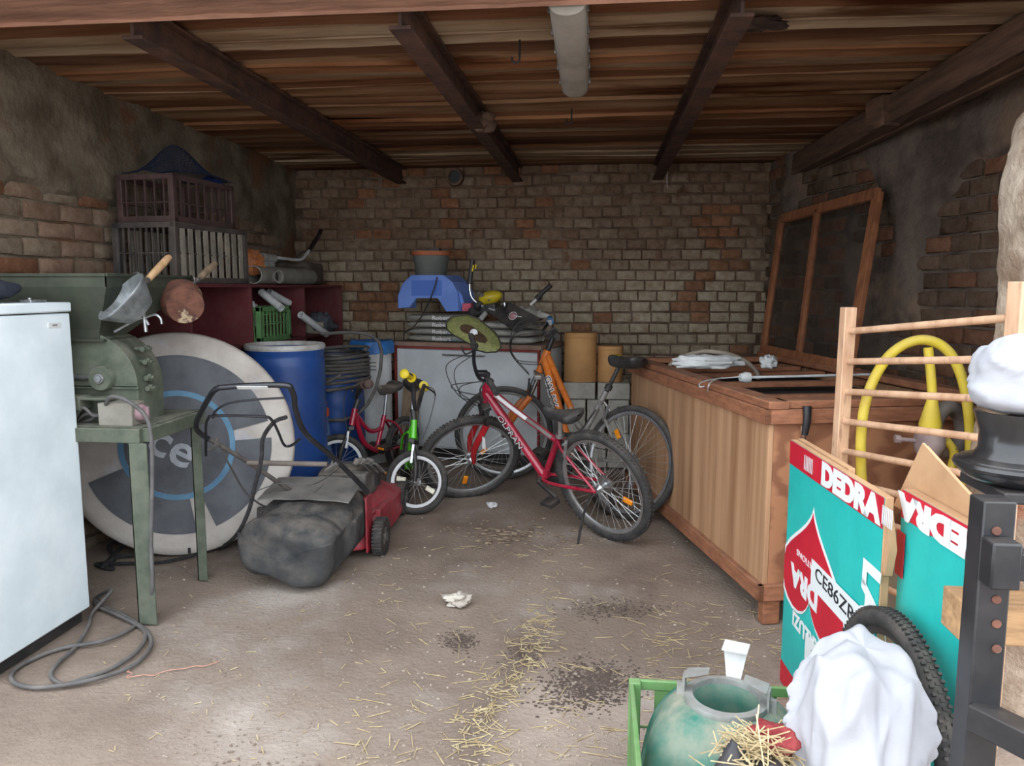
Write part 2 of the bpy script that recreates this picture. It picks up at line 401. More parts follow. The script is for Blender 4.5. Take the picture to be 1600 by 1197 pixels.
# ceiling: planks laid across the beams
b = B(); b.box((-.2, 4.65, 2.72), (6.2, 4.5, .04)); b.box((-.2, 2.46, 2.85), (6.2, .02, .5)); ce = struct(b.build('ceiling', m_wbeam))  # unseen roof slab over the planks, added to keep light out
rs = random.Random(21); y = 2.86; i = 0
pc = [c3(166,128,100), c3(174,160,142), c3(138,104,82), c3(184,172,156), c3(152,120,96), c3(118,92,76), c3(166,140,116)]
while y < YB+.05:
    w = rs.choice([.12,.15,.17,.2,.13]); yy = y; dz = rs.uniform(-.012, .012); cv = rs.uniform(-.012, .012); sd = i*7.3
    b = B(); x0, x1 = -2.85, 2.35
    def fn(u, v, w=w, dz=dz, cv=cv, sd=sd):
        x = x0+(x1-x0)*u
        return V((x, (v-.5)*(w-.006)+.012*n2(x*.8, sd)+.004*n2(x*5, sd+v*2), dz+cv*math.cos((v-.5)*PI)*1.0+.014*n2(x*.7, sd+3)+.004*n2(x*4, v*3+sd)-math.tan(R(1.1))*(v-.5)*w))
    b.sheet(fn, 46, 4, -.022); 
    o = b.build('plank', m_plank); o.location = (0, y+w/2, ceil_z(y+w/2)+.01); o.parent = ce
    c = pc[i % 7] if rs.random() < .6 else rs.choice(pc); o.color = c
    y += w; i += 1
# beams
def ibeam(name, xa, xb, w=.085, h=.13):
    b = B()
    for dz, ww, hh in ((-.004, w, .014), (-h+.006, w, .014), (-h/2, .014, h)):
        a_ = V((xa, 2.93, ceil_z(2.93)+dz-.005)); b_ = V((xb, YB+.04, ceil_z(YB)+dz-.005))
        b.bar(a_, b_, ww, hh)
    return struct(b.build(name, m_beam, bevel=.002))
ibeam('trim_2', -1.79, -1.66); ibeam('trim_3', -.735, -.66); ibeam('trim_4', .505, .50)
b = B(); a_, b_ = V((1.74, 2.93, ceil_z(2.93)-.08)), V((1.52, YB+.02, ceil_z(YB)-.1))
b.bar(a_, b_, .13, .15); b.bar(a_+V((.1,0,-.02)), b_+V((.02,0,-.02)), .05, .13); b.v = [p+noise.noise_vector(p*3)*.008 for p in b.v]
t5 = struct(b.build('trim_5', m_wbeam, bevel=.006))
b = B(); q = PY(1380, 178, 4.6); b.box(q, (.12,.16,.17), Matrix.Rotation(.25,3,'Z')); b.wob(.015, 9); b.build('bracket_block', m_wbeam, t5, bevel=.01)
# ================================================================ left side
m_white = M('white_enamel', c3(226,234,238), c3(208,218,222), s=3, rough=.35, spec=.5, c4=c3(176,172,164), s4=38, lo4=.72, hi4=.76)
m_grey = M('grey_plastic', c3(150,150,146), c3(122,120,116), s=10, rough=.6)
m_black = M('black_plastic', c3(30,31,34), c3(44,44,46), s=12, rough=.4, dust=.25)
m_blackm = M('black_painted_metal', c3(26,28,33), c3(40,40,44), s=14, rough=.3, spec=.6)
m_steel = M('steel', c3(176,178,180), c3(140,140,140), s=20, rough=.35, metal=.9, dust=.2)
m_chrome = M('chrome', c3(205,208,212), rough=.22, metal=1)
m_galv = M('galvanised', c3(158,164,166), c3(116,122,124), s=16, rough=.45, metal=.6, dust=.35, bump=.15)
m_rust = M('rust', c3(126,84,68), c3(92,62,54), s=16, rough=.9, c4=c3(186,166,136), s4=11, lo4=.6, hi4=.66, bump=.3)
m_cwood = M('pale_wood', c3(206,170,128), c3(176,136,98), s=4, rough=.65, stretch=(6,6,1), bump=.15)
m_gwood = M('grey_wood', c3(150,128,104), c3(116,98,80), s=6, rough=.85, stretch=(5,5,1), bump=.3)
m_green = M('green_machine_paint', c3(84,92,78), c3(64,73,60), s=5, rough=.7, dust=.8, bump=.25, dustc=c3(138,134,120), c4=c3(60,64,52), s4=4, lo4=.62, hi4=.72)
m_dgreen = M('dark_green_shaded_hopper', c3(58,64,50), c3(44,50,40), s=4, rough=.75, dust=.22, bump=.2)  # dark green, made darker still: the hopper's shading is put into the colour
m_rubber = M('rubber', c3(40,41,44), c3(54,54,56), s=20, rough=.75, dust=.25, bump=.2)
m_rope = M('black_rope', c3(38,38,42), c3(64,62,62), s=60, rough=.9, bump=1, bs=160)
m_hose = M('dark_hose', c3(62,62,62), c3(88,86,84), s=12, rough=.6, dust=.4)
m_cable = M('grey_cable', c3(96,94,94), c3(74,73,74), s=10, rough=.65, dust=.3)
m_blue = M('blue_plastic', c3(26,72,140), c3(22,60,122), s=4, rough=.4, dust=.12)
m_blue2 = M('light_blue_plastic', c3(62,136,196), c3(50,116,180), s=6, rough=.5, dust=.25)
m_orange = M('orange_plastic', c3(226,92,46), c3(196,78,40), s=9, rough=.5, dust=.15)
m_maroon = M('maroon_board', c3(98,34,40), c3(84,28,34), s=3, rough=.55, dust=.25)
m_gcrate = M('green_crate', c3(92,140,84), c3(74,118,68), s=7, rough=.6, dust=.3)
m_dcrate = M('dark_crate', c3(64,56,52), c3(44,42,44), s=8, rough=.6, dust=.5)
m_bcrate = M('brown_crate', c3(70,44,44), c3(52,36,38), s=8, rough=.6, dust=.35)
m_ccrate = M('grey_slat_crate', c3(146,138,124), c3(112,106,96), s=8, rough=.7, dust=.3)
m_cloth = M('fabric_cream', c3(196,188,180), c3(168,158,150), s=3, rough=.95, bump=.3, bs=22, c4=c3(184,192,208), s4=1.6, lo4=.5, hi4=.66)
m_ngrey = M('fabric_grey', c3(104,106,110), c3(86,87,92), s=5, rough=.95, bump=.25, bs=24)
m_ring = M('fabric_blue_print', c3(110,148,174), c3(90,126,154), s=6, rough=.95)
m_lgrey = M('fabric_pale_print', c3(186,190,196), c3(160,164,172), s=8, rough=.95)
m_dust = M('dust_fill', c3(146,134,122), c3(122,110,100), s=9, rough=.95, bump=.5)
m_navy = M('navy_cloth', c3(30,34,48), c3(44,48,60), s=14, rough=.9, bump=.4)
m_red = M('red_paint', c3(176,28,46), c3(150,22,38), s=6, rough=.3, dust=.2, spec=.6)
m_yellow = M('yellow_plastic', c3(222,196,40), c3(196,170,34), s=8, rough=.45, dust=.1)
m_wplas = M('white_plastic', c3(216,218,218), c3(190,190,188), s=6, rough=.5, dust=.15)

# ---- upright freezer
t = thing('upright_freezer', 'white upright freezer with closed door beside the green mill table', 'freezer', (-2.48, 2.72, 0))
B().box((-2.49, 2.715, .68), (.54, .59, 1.26)).build('body', m_white, t, bevel=.008)
zt = PX(110, 472, -2.19).z
dr = B().box((-2.205, 2.715, .06+(zt-.105)/2), (.035, .592, zt-.105)).build('door', m_white, t, bevel=.006)
p = PX(85, 508, -2.187); B().box(p, (.004, .075, .022)).build('badge', m_wplas, dr, bevel=.001); B().box(p+V((.0025,0,0)), (.002, .028, .007)).build('badge_text_plate', m_grey, dr)
B().box((-2.48, 2.715, zt-.02), (.6, .6, .04)).build('top', m_white, t, bevel=.006)
B().box((-2.47, 2.715, .03), (.5, .56, .06)).build('plinth', m_black, t)
b = B(); q = PX(52, 470, -2.25); b.box((q.x, q.y, zt+.006), (.05,.09,.012)); b.cyl((q.x,q.y-.02,zt+.012),(q.x,q.y-.02,zt+.02),.008)
b.build('hinge_cover', m_steel, t, bevel=.002)
b = B()
def fn(u, v):
    a = u*2*PI; r = .5+.5*math.sin(v*PI)
    p = V((-2.42+.17*math.cos(a)*math.sin(v*PI), 2.70+.27*math.sin(a)*math.sin(v*PI), zt+.052-.052*math.cos(v*PI)))
    return p+V((0,0,.012*noise.noise(p*14)*math.sin(v*PI)))
b.grid(fn, 28, 14, cu=True); tag(single(b.build('folded_jacket', m_navy)), 'dark navy bundled cloth lying on top of the white freezer', 'cloth')

# ---- grain mill on its stand
t = thing('grain_mill', 'dusty green grain mill with hopper on welded table behind the freezer', 'mill', (-2.25, 3.3, 0))
TZ = .86; yn, yf, xr, xl = 3.02, 3.50, -1.90, -2.58
fr = B()
for a, c in (((xr,yn),(xr,yf)), ((xl,yn),(xl,yf)), ((xl,yn),(xr,yn)), ((xl,yf),(xr,yf))): fr.bar((a[0],a[1],TZ-.03),(c[0],c[1],TZ-.03),.055,.06)
fr.box(((xl+xr)/2,(yn+yf)/2,TZ+.003),(xr-xl,yf-yn,.006)); fr.build('table_frame', m_green, t, bevel=.003)
for x, y, ww in ((xr-.01,yn+.01,.085),(xr+.0,yf-.03,.05),(xl+.03,yn+.01,.06),(xl+.03,yf-.02,.05)):
    lb = B(); tz = zf(y); lb.box((x-ww/2+.004,y,TZ/2-.03+tz/2),(.008,ww,TZ-.06-tz)).box((x-ww/2+ww/2,y-ww/2+.004,TZ/2-.03+tz/2),(ww,.008,TZ-.06-tz)); lb.build('leg', m_green, t, bevel=.002)
ctr = PY(140, 612, 3.14); rr = .235; b = B()
poly = [(math.cos(a)*rr, math.sin(a)*rr) for a in [PI*i/24 for i in range(25)]]+[(-rr,-.17),(rr*.98,-.17)]
cz = 1.02
b.prism([(ctr.x+x, 3.13, cz+z) for x, z in poly], (0,.2,0)); hs = b.build('drum_housing', m_green, t, bevel=.004)
b = B(); b.prism([(ctr.x+x*1.07, 3.12, cz+z*1.07) for x, z in poly[:25]]+[(ctr.x+x*.96, 3.12, cz+z*.96) for x, z in poly[24::-1]][1:] if False else [(ctr.x+x*1.03, 3.115, cz+max(z,0)*1.03) for x, z in poly[:25]], (0,.012,0)); b.build('housing_flange', m_green, hs, bevel=.002)
b = B(); b.box((ctr.x, 3.125, cz-.0), (2*rr*1.04,.02,.012)); b.build('seam_flange', m_green, hs)
pc_ = PY(155, 592, 3.08); b = B(); b.lathe([(0,0),(.012,0),(.05,0),(.054,.006),(.054,.05),(0,.05)], pc_, (0,1,0), 28); pu = b.build('pulley', m_green, t)
b = B(); b.cyl(pc_+V((0,-.012,0)), pc_+V((0,.06,0)), .014, n=12); b.tor(pc_+V((0,-.004,0)),(0,1,0),.018,.005,20,6); b.cyl(pc_+V((-.22,.03,0)), pc_+V((-.05,.03,0)), .012); b.build('shaft', m_steel, pu)
# bearing block, wires, bolts
b = B(); q = PY(150, 622, 3.07); b.box(q, (.16,.07,.012)); b.box(q+V((-.09,0,-.02)), (.08,.08,.06)); b.build('bearing_bracket', m_green, t, bevel=.003)
for k, (px, py) in enumerate(((232,545),(236,565),(238,590),(240,606))):
    b = B(); q = PY(px-4, py, 3.20); q.x = min(q.x, ctr.x+rr+.03)
    b.cyl(q+V((-.05,0,0)), q+V((.02,0,0)), .009, n=8); b.cyl(q+V((-.005,0,0)), q+V((.012,0,0)), .018, n=6); b.cyl(q+V((0,-.03,.0)), q+V((0,.03,0)), .012, n=8); b.build('clamp_bolt', m_green, t)
b = B(); q = PY(183, 638, 3.04); b.box((q.x,3.07,TZ+.055),(.155,.1,.1)); sb = b.build('switch_box', M('switch_grey', c3(140,136,126), c3(118,114,104), s=8, rough=.6, dust=.4), t, bevel=.006)
b = B(); b.lathe([(0,.03),(.03,.03),(.036,.02),(.036,0),(0,0)], (q.x+.078,3.07,TZ+.058), (1,0,0), 20); b.box((q.x+.115,3.07,TZ+.058),(.02,.012,.055)); b.build('rotary_knob', M('knob_mauve', c3(150,120,124), c3(110,96,104), s=10, rough=.5), sb, bevel=.002)
for k in range(3):
    b = B(); s0 = V((q.x-.078,3.05+.02*k,TZ+.05)); b.tube([s0, s0+V((-.04,0,-.005)), s0+V((-.08,-.01,.03-.03*k)), s0+V((-.15,.02,-.04))], .007, 8, 5); b.build('lead_wire', m_cable, sb)
# hopper
hx1, hx0, hy0, hy1, hz = -2.05, -2.72, 3.06, 3.76, 1.505
nk = [V((-2.36,3.12,1.235)), V((-2.14,3.12,1.235)), V((-2.14,3.3,1.235)), V((-2.36,3.3,1.235))]
tp = [V((hx0,hy0,hz)), V((hx1,hy0,hz)), V((hx1,hy1,hz)), V((hx0,hy1,hz))]
mid = [V((hx0,hy0,hz-.05)), V((hx1,hy0,hz-.05)), V((hx1,hy1,hz-.05)), V((hx0,hy1,hz-.05))]
b = B(); t_ = .004
for A_, C_ in ((tp, mid), (mid, nk)):
    for i in range(4):
        j = (i+1)%4; n_ = (A_[j]-A_[i]).cross(C_[i]-A_[i]).normalized(); b.prism([A_[i],A_[j],C_[j],C_[i]], n_*t_)
ho = b.build('hopper', m_dgreen, t)
b = B()
for i in range(4): b.bar(tp[i], tp[(i+1)%4], .014, .014)
b.build('rim_edge', m_dgreen, ho, bevel=.002)
b = B(); b.box((-2.25,3.21,1.25),(.24,.2,.05)); b.box((-2.25,3.21,1.225),(.3,.24,.012)); b.build('neck', m_dgreen, t, bevel=.002)
b = B(); q = PY(225, 497, 3.14); b.tube([q+V((-.14,0,-.06)), q+V((-.04,0,-.01)), q, q+V((.02,0,-.03))], .006, 8, 4); b.tube([q, q+V((.05,0,.015)), q+V((.075,0,.0)), q+V((.08,0,-.025))], .006, 8, 4); b.cyl(q+V((0,0,.02)), q+V((.006,0,-.06)), .008, n=8); b.build('slide_lever', m_steel, t)
# cord from switch box down to floor coil
fl = lambda x, y: FLR(x, y)+V((0,0,.008))
cp = [V((q.x-.12,3.02,TZ+.10)), V((-2.0,2.98,TZ+.14)), PY(205,630,2.99), PY(232,660,2.97), PY(238,730,2.97), PY(236,850,2.98), PY(238,920,2.98), fl(228,960), fl(205,985), fl(160,1008), fl(90,1018), fl(30,1045), fl(20,1068), fl(60,1078), fl(140,1070), fl(205,1045), fl(235,1015), fl(232,992), fl(215,978), fl(190,965), fl(165,952), fl(150,938), V((-2.16,3.12,.09)), fl(145,960), fl(138,985), fl(118,1015), fl(90,1040), fl(80,1060), fl(100,1073), fl(130,1068), fl(175,1048), fl(215,1020), fl(228,995), fl(215,980), fl(180,965), fl(152,950), V((-2.3,3.2,.012))]
for i_, p_ in enumerate(cp[9:-1]): p_.z = max(p_.z, zf(p_.y)+.009+(.008 if i_ % 5 == 0 else 0))
B().tube(cp, .0085, 10, 6).build('power_cord', m_cable, t)

# ---- scoops hooked on the hopper rim
def scoop(name, label, ax0, ax1, r0, r1, h0, h1, mb, mh, hook):
    t = thing(name, label, 'scoop', ax1)
    ax = (ax1-ax0); L_ = ax.length
    b = B(); b.lathe([(r0-.003,0),(r0,0),(r0+.003,.004),(r1+.004,L_-.006),(r1,L_),(0,L_),(0,L_-.004),(r1-.004,L_-.006),(r0-.003,0)], ax0, ax, 36); bw = b.build('bowl', mb, t)
    b = B(); b.tor(ax0, ax, r0, .004, 36, 6); b.build('rim', mb, bw)
    d = (h1-h0); b = B(); b.tube([h0, h0+d*.15, h0+d*.5, h0+d*.9, h1], .014, 12, 4, rs=lambda u: .011+.006*math.sin(min(1,u*1.1)*PI*.8)); b.build('handle', mh, t)
    b = B(); b.cyl(h0-d.normalized()*.05, h0+d*.1, .007, n=8); b.cyl(h0+d*.0, h0+d*.12, .0135, n=12); b.build('ferrule', m_steel, t)
    b = B(); b.tube(hook, .0035, 8, 4); b.build('hook', m_steel, t)
YS = 3.22
P_ = lambda x, y, d=0: PX(x, y, -1.965+d)
r0c, r1c = P_(189,463,-.03), P_(220,487,.02)
scoop('galvanised_scoop', 'galvanised metal scoop with clean wooden handle hanging on the mill hopper', r0c, r1c, .125, .068, P_(228,440), P_(264,402), m_galv, m_cwood, [P_(226,446), P_(222,432), P_(214,426,-.03), P_(208,428,-.07)])
r0c, r1c = P_(282,468,-.06), P_(290,475,.0)
scoop('rusty_scoop', 'rusty round scoop with grey wooden handle hanging on the mill hopper', r0c, r1c+V((.01,-.02,-.01)), .10, .085, P_(308,438), P_(336,412), m_rust, m_gwood, [P_(306,444), P_(303,434), P_(299,430,-.03), P_(297,433,-.06)])

# ---- big round fabric disc leaning behind the mill stand
dp, daz, dti, DR = V((-2.17, 3.745, zf(3.745))), .30, .06, .595
h_ = V((math.cos(daz), math.sin(daz), 0)); bk = V((-math.sin(daz), math.cos(daz), 0)); du = V((0,0,math.cos(dti)))+bk*math.sin(dti); dn = h_.cross(du)   # faces the room
dc = dp+du*DR
t = thing('round_fabric_disc', 'large round padded fabric disc with grey segments and blue ring leaning by barrel', 'disc', dp)
Mdisc = basis(dc, h_, du)
def dpt(r, a, off): return Mdisc @ V((r*math.cos(a), r*math.sin(a), off))
b = B(); prof = [(0,-.03),(.3,-.032),(DR-.05,-.034),(DR-.014,-.026),(DR,0),(DR-.012,.02),(DR-.05,.026),(DR-.10,.0235),(DR-.16,.020),(.36,.0195),(.28,.019),(.2,.0187),(.1,.0185),(0,.018)]
b.lathe(prof, dc, dn, 72); b.v = [p+dn*.005*noise.noise(p*5) for p in b.v]; dk = b.build('pad', m_cloth, t, angle=70)
def ringseg(r0, r1, a0, a1, off, n=28, m=6):
    b = B(); b.grid(lambda u, v: (lambda p: p+dn*(.005*noise.noise(p*5)+.003))(dpt(r0+(r1-r0)*v, a0+(a1-a0)*u, off)), n, m); return b
sp_ = [R(a) for a in (-77, -4+0, 44+0, 196)]
segs = [(R(18),R(172)), (R(-64),R(8)), (R(-176),R(-86)), (R(180),R(184))]
for a0, a1 in ((R(14),R(150)), (R(-68),R(3)), (R(-158),R(-80))):
    ringseg(.285, .475, a0, a1, .0235, 40, 8).build('grey_segment', m_ngrey, t)
ringseg(0.0, .262, 0, 2*PI, .0245, 60, 10).build('grey_centre', m_ngrey, t); ringseg(.262, .29, 0, 2*PI, .0262, 72, 2).build('blue_ring', m_ring, t)
lm = Mdisc @ Matrix.Translation((-.0,.085,.0275)) @ Matrix.Rotation(R(206),4,'Z')
pl_ = Mdisc.inverted() @ PP(254, 690, dc+dn*.03, dn); text(t, 'lettering', 'ace', m_lgrey, Mdisc @ Matrix.Translation((pl_.x,pl_.y,.0325)) @ Matrix.Rotation(R(-30),4,'Z'), .25, 1.05, bold=.004, extr=.002)
b = B(); a_ = R(-86); b.box(dpt(DR-.03, a_, .03), (.012,.006,.03)); b.build('loop_tag', m_black, t)

# ---- black rope: hangs from mower handle, loops on the floor by the freezer
rp = [PY(447,652,3.2), PY(428,660,3.24), PY(411,685,3.28), PY(408,720,3.3), PY(398,760,3.34), PY(388,800,3.4), PY(370,835,3.5), fl(345,858), fl(310,868), fl(270,878), fl(240,882), fl(190,883), fl(150,884), V((-2.42,3.52,.03)), V((-2.5,3.6,.035)), fl(175,872), fl(200,855)+V((0,0,.03)), fl(170,860)+V((0,0,.02)), V((-2.5,3.66,.035)), V((-2.46,3.5,.05)), fl(185,876)+V((0,0,.014)), fl(250,868)]
tag(single(B().tube(rp, .0095, 8, 6).build('rope', m_rope)), 'black braided rope from mower handle to loops on floor by the disc', 'rope')

# ---- maroon cubby shelf along the left wall
t = thing('cubby_shelf', 'dark red board shelf unit with open cubbies under the crates', 'shelf', (-2.3, 5.2, zf(5.2)))
sx0, sx1, ys = -2.62, -2.15, [3.92, 4.66, 5.555, 6.40]
zt_, zm = 1.455, 1.085
for y in ys:
    z0 = zf(y); B().box(((sx0+sx1)/2+.0, y, (zt_+z0)/2), (sx1-sx0, .02, zt_-z0)).build('divider', m_maroon, t, bevel=.001)
for z in (zt_+.009, zm, .72, .36):
    B().box(((sx0+sx1)/2, (ys[0]+ys[3])/2, z), (sx1-sx0, ys[3]-ys[0]+.02, .018)).build('shelf_board', m_maroon, t, bevel=.001)
b = B(); b.box((sx0+.004, (ys[0]+ys[3])/2, .78), (.006, ys[3]-ys[0], 1.33)); b.build('back_panel', m_maroon, t)
zs_ = zt_+.018
# ---- crates
def crate(name, label, M4, L_, Wd, Hh, mat, nl, nw, group=None, slat=None, wide=.012, z0=0, rows=(.5,), wslat=None, wwide=None):
    t = thing(name, label, 'crate', mat=M4, group=group)
    B().box((0,0,.008),(L_-.01,Wd-.01,.016)).build('base', mat, t, local=True)
    b = B()
    for sx in (-1,1):
        for sy in (-1,1): b.box((sx*(L_/2-.016), sy*(Wd/2-.016), Hh/2), (.034,.034,Hh))
    for z, hh in ((Hh-.016,.03),(.02,.034)):
        for s in (-1,1):
            b.box((0, s*(Wd/2-.006), z), (L_,.014,hh)); b.box((s*(L_/2-.006), 0, z), (.014,Wd,hh))
    for rz in rows:
        for s in (-1,1): b.box((0, s*(Wd/2-.006), Hh*rz), (L_,.006,.008)); b.box((s*(L_/2-.006), 0, Hh*rz), (.006,Wd,.008))
    b.build('frame', mat, t, local=True, bevel=.003)
    sm_ = slat or mat
    for n_, ln, ax in ((nl, L_, 0), (nw, Wd, 1)):
        for s in (-1,1):
            for i in range(n_):
                q = -ln/2+ln*(i+1)/(n_+1); b = B()
                c_ = (q, s*(Wd/2-.006), Hh/2) if ax == 0 else (s*(L_/2-.006), q, Hh/2)
                d_ = (wide,.009,Hh-.05) if ax == 0 else (.009,wwide or wide,Hh-.05)
                b.box(c_, d_).build('slat', (wslat or sm_) if ax else sm_, t, local=True)
    return t
def RZ(loc, a, tx=0, ty=0): return Matrix.Translation(loc) @ Matrix.Rotation(a,4,'Z') @ Matrix.Rotation(tx,4,'X') @ Matrix.Rotation(ty,4,'Y')
# lower crate: near corner (275,435), long side runs back
ca = PX(277, 436, -2.27); ca.z = zs_
a_ = R(83); dl = V((math.cos(a_), math.sin(a_), 0)); dw = V((-dl.y, dl.x, 0))
Lc, Wc, Hc = .70, .40, .335
crate('slatted_crate', 'grey plastic crate with upright slats on the dark red shelf', RZ(ca+dl*Lc/2+dw*Wc/2, a_), Lc, Wc, Hc, m_dcrate, 9, 10, slat=m_ccrate, wide=.036, wslat=m_dcrate, wwide=.008)
b_ = RZ(ca+dl*(.34)+dw*(.215)+V((0,0,Hc)), a_)
crate('mesh_crate', 'dark brown openwork crate stacked on top of the grey slatted crate', b_, .58, .36, .265, m_bcrate, 7, 5, wide=.008, rows=(.42,))
# blue net heaped on the crates
b = B(); cc = ca+dl*.36+dw*.2+V((0,0,Hc+.265))
m_net = M('blue_net', c3(28,40,66), c3(20,30,48), s=20, rough=.9)
def netf(u, v):
    x, y = (u-.5)*.56, (v-.5)*.36; hgt = .20*math.exp(-((x-.02)/.16)**2-((y-.05)/.15)**2)+.012+.015*noise.noise(V((x*9,y*9,1)))
    edge = max(abs(u-.5), abs(v-.5))
    return cc+dl*x+dw*y+V((0,0,hgt))
N_ = 44
for i in range(N_+1):
    b.tube([netf(max(0,min(1,k/14)), i/N_) for k in range(15)], .0013, 3); b.tube([netf(i/N_, k/14) for k in range(15)], .0013, 3)
tag(stuff(single(b.build('blue_netting', m_net, flat=True))), 'dark blue netting heaped on top of the brown crate', 'net')
b = B(); b.grid(lambda u, v: cc+dl*(.10+.18*u)+dw*(-.13+.14*v)+V((0,0,.004+.05*math.sin(u*PI)*math.sin(v*PI)+.016*n2(u*5,v*5))), 14, 10); b.sph(cc+dl*.19+dw*(-.06)+V((0,0,.022)), (.07,.05,.022))
tag(single(b.build('blue_tarp_bundle', M('blue_tarp', c3(22,50,110), c3(18,38,86), s=9, rough=.6))), 'small blue tarpaulin bundle under the netting on the crate', 'tarp')
# ---- things on and in the shelf
b = B(); q0, q1 = PX(396, 433, -2.2), PX(484, 436, -2.2); q0.z = q1.z = zs_+.062
t = thing('drain_pipe', 'grey plastic drain pipe with side branch lying on the shelf', 'pipe', (q0.x,q0.y,zs_))
b.lathe([(.052,0),(.06,0),(.06,(q1-q0).length),(.052,(q1-q0).length)], q0, q1-q0, 24); m_pipe = M('pipe_grey', c3(136,134,126), c3(112,110,104), s=7, rough=.6, dust=.4); pi_ = b.build('pipe', m_pipe, t)
b = B(); qm = PX(431, 433, -2.14); b.lathe([(.034,0),(.044,0),(.044,.07),(.034,.07),(.034,0)], qm-V((.03,0,0)), (1,-.45,.05), 22); b.build('branch', m_pipe, t)
b = B(); b.lathe([(0,.03),(.034,.03)], qm-V((.03,0,0)), (1,-.45,.05), 22); b.build('branch_inside', m_black, t)  # black disc stands in for the shade inside the branch
# brush cutter lying over the shelf
t = thing('string_trimmer', 'orange and grey garden trimmer with curved handle lying on shelf by crate', 'trimmer', PX(430, 440, -2.2))
YT = lambda x, y: PX(x, y, -2.23)
b = B(); c_ = YT(394, 410); b.lathe([(.0,.03),(.05,.025),(.085,.0),(.085,-.012),(0,-.02)], c_, (.75,-.65,.1), 30); m_amb = M('amber_guard', c3(176,104,52), c3(140,80,40), s=12, rough=.6, dust=.3); gd = b.build('guard', m_amb, t)
for k in range(9):
    a = 2*PI*k/9; u_, w_ = perp(V((.75,-.65,.1)).normalized()); b = B(); e = u_*math.cos(a)+w_*math.sin(a); b.bar(c_+V((.75,-.65,.1))*.032+e*.02, c_+V((.75,-.65,.1))*.012+e*.086, .012, .012); b.build('guard_rib', m_amb, gd)
B().tube([YT(398,399), YT(412,400), YT(424,402)], .016, 10).cyl(YT(410,402), YT(428,404), .03, n=12).cyl(YT(412,413), YT(424,414), .028, n=12).build('motor_head', m_grey, t)
B().tube([YT(424,402), YT(445,404), YT(460,406), YT(471,405), YT(478,398), YT(484,390)], .012, 10, 5).build('tube', m_wplas, t)
B().tube([YT(483,392), YT(490,380), YT(498,368), YT(501,360)], .017, 10, 4).build('grip', M('grip_dark', c3(40,24,28), c3(30,22,26), s=20, rough=.6), t)
B().tube([YT(420,410), YT(445,408), YT(462,402), YT(470,396), YT(476,394)], .006, 6, 5).build('cable', m_black, t)
B().bar(YT(495,373)+V((.012,-.012,0)), YT(499,367)+V((.012,-.012,0)), .005, .01).build('grip_trigger', m_wplas, t)
# dusty dark case
b = B(); q = PY(490, 435, 6.1); b.box((q.x-.12, 6.1, zs_+.09), (.3,.34,.18)); t = b.build('tool_case', M('case_dusty', c3(74,64,56), c3(52,46,42), s=7, rough=.85, dust=.6), bevel=.035, seg=3); tag(single(t), 'dusty dark tool case standing at the far end of the shelf', 'case')
# green crate with pipes inside middle cubby
gc = V((-2.28, 4.98, zm+.01))
crate('vegetable_crate', 'green plastic vegetable crate with open grid sides inside the shelf', RZ(gc, R(90)), .50, .30, .235, m_gcrate, 8, 5, wide=.012, rows=(.5,.78))
for k, (a, c, ll) in enumerate((((408,456),(440,482),'white plastic pipe sticking out over the green crate rim'), ((436,461),(454,472),'short white pipe lying behind the green crate rim'), ((470,492),(510,522),'pale plastic pipe slanting down from the green crate to far cubby'))):
    A_, C_ = PX(a[0],a[1],-2.25 if k < 2 else -2.1), PX(c[0],c[1],-2.08 if k < 2 else -2.04)
    if k == 1: A_, C_ = PX(420,456,-2.34), PX(452,474,-2.26)
    b = B(); d = C_-A_; b.lathe([(.02,0),(.026,0),(.026,d.length),(.02,d.length),(.02,0)], A_, d, 18); tag(single(b.build('plastic_pipe', m_wplas)), ll, 'pipe')
def rag(name, label, c, r, mat, cat, seed, amp=.4, n=26, m=16, flatb=True, sc=3.0):
    b = B(); r = V(r)
    def fn(u, v):
        a, t = 2*PI*u, PI*v; d = V((math.sin(t)*math.cos(a), math.sin(t)*math.sin(a), math.cos(t)))
        k = 1+amp*noise.noise(d*sc*.6+V((seed,0,0)))+amp*.6*noise.noise(d*sc*1.7+V((0,seed,0)))+amp*.25*abs(noise.noise(d*sc*4+V((0,0,seed))))
        p = V((d.x*r.x, d.y*r.y, d.z*r.z))*k
        if flatb: p.z = max(p.z, -r.z*.72)
        return V(c)+p+V((0,0,r.z*.72))
    b.grid(fn, n, m, cu=True); return tag(single(b.build(name, mat, angle=60)), label, cat)
rag('crumpled_paper', 'crumpled white paper inside the green crate', gc+V((.02,-.12,.1)), (.06,.06,.085), m_wplas, 'paper', 3, .5)
rag('grey_rag', 'crumpled grey rag in the far shelf cubby', PX(500,505,-2.2)-V((0,0,.08)), (.1,.14,.09), M('grey_rag', c3(96,100,106), c3(70,74,80), s=9, rough=.9), 'rag', 5, .5)
b = B(); q = PX(515, 525, -2.13); b.box((-2.22, q.y-.05, zm+.055), (.16,.26,.09), Matrix.Rotation(.15,3,'Z')); b.wob(.012,9); tag(single(b.build('concrete_chunk', M('concrete_pale', c3(182,172,156), c3(156,146,130), s=9, rough=.95, bump=.6), bevel=.01)), 'pale concrete chunk in the far shelf cubby', 'block')

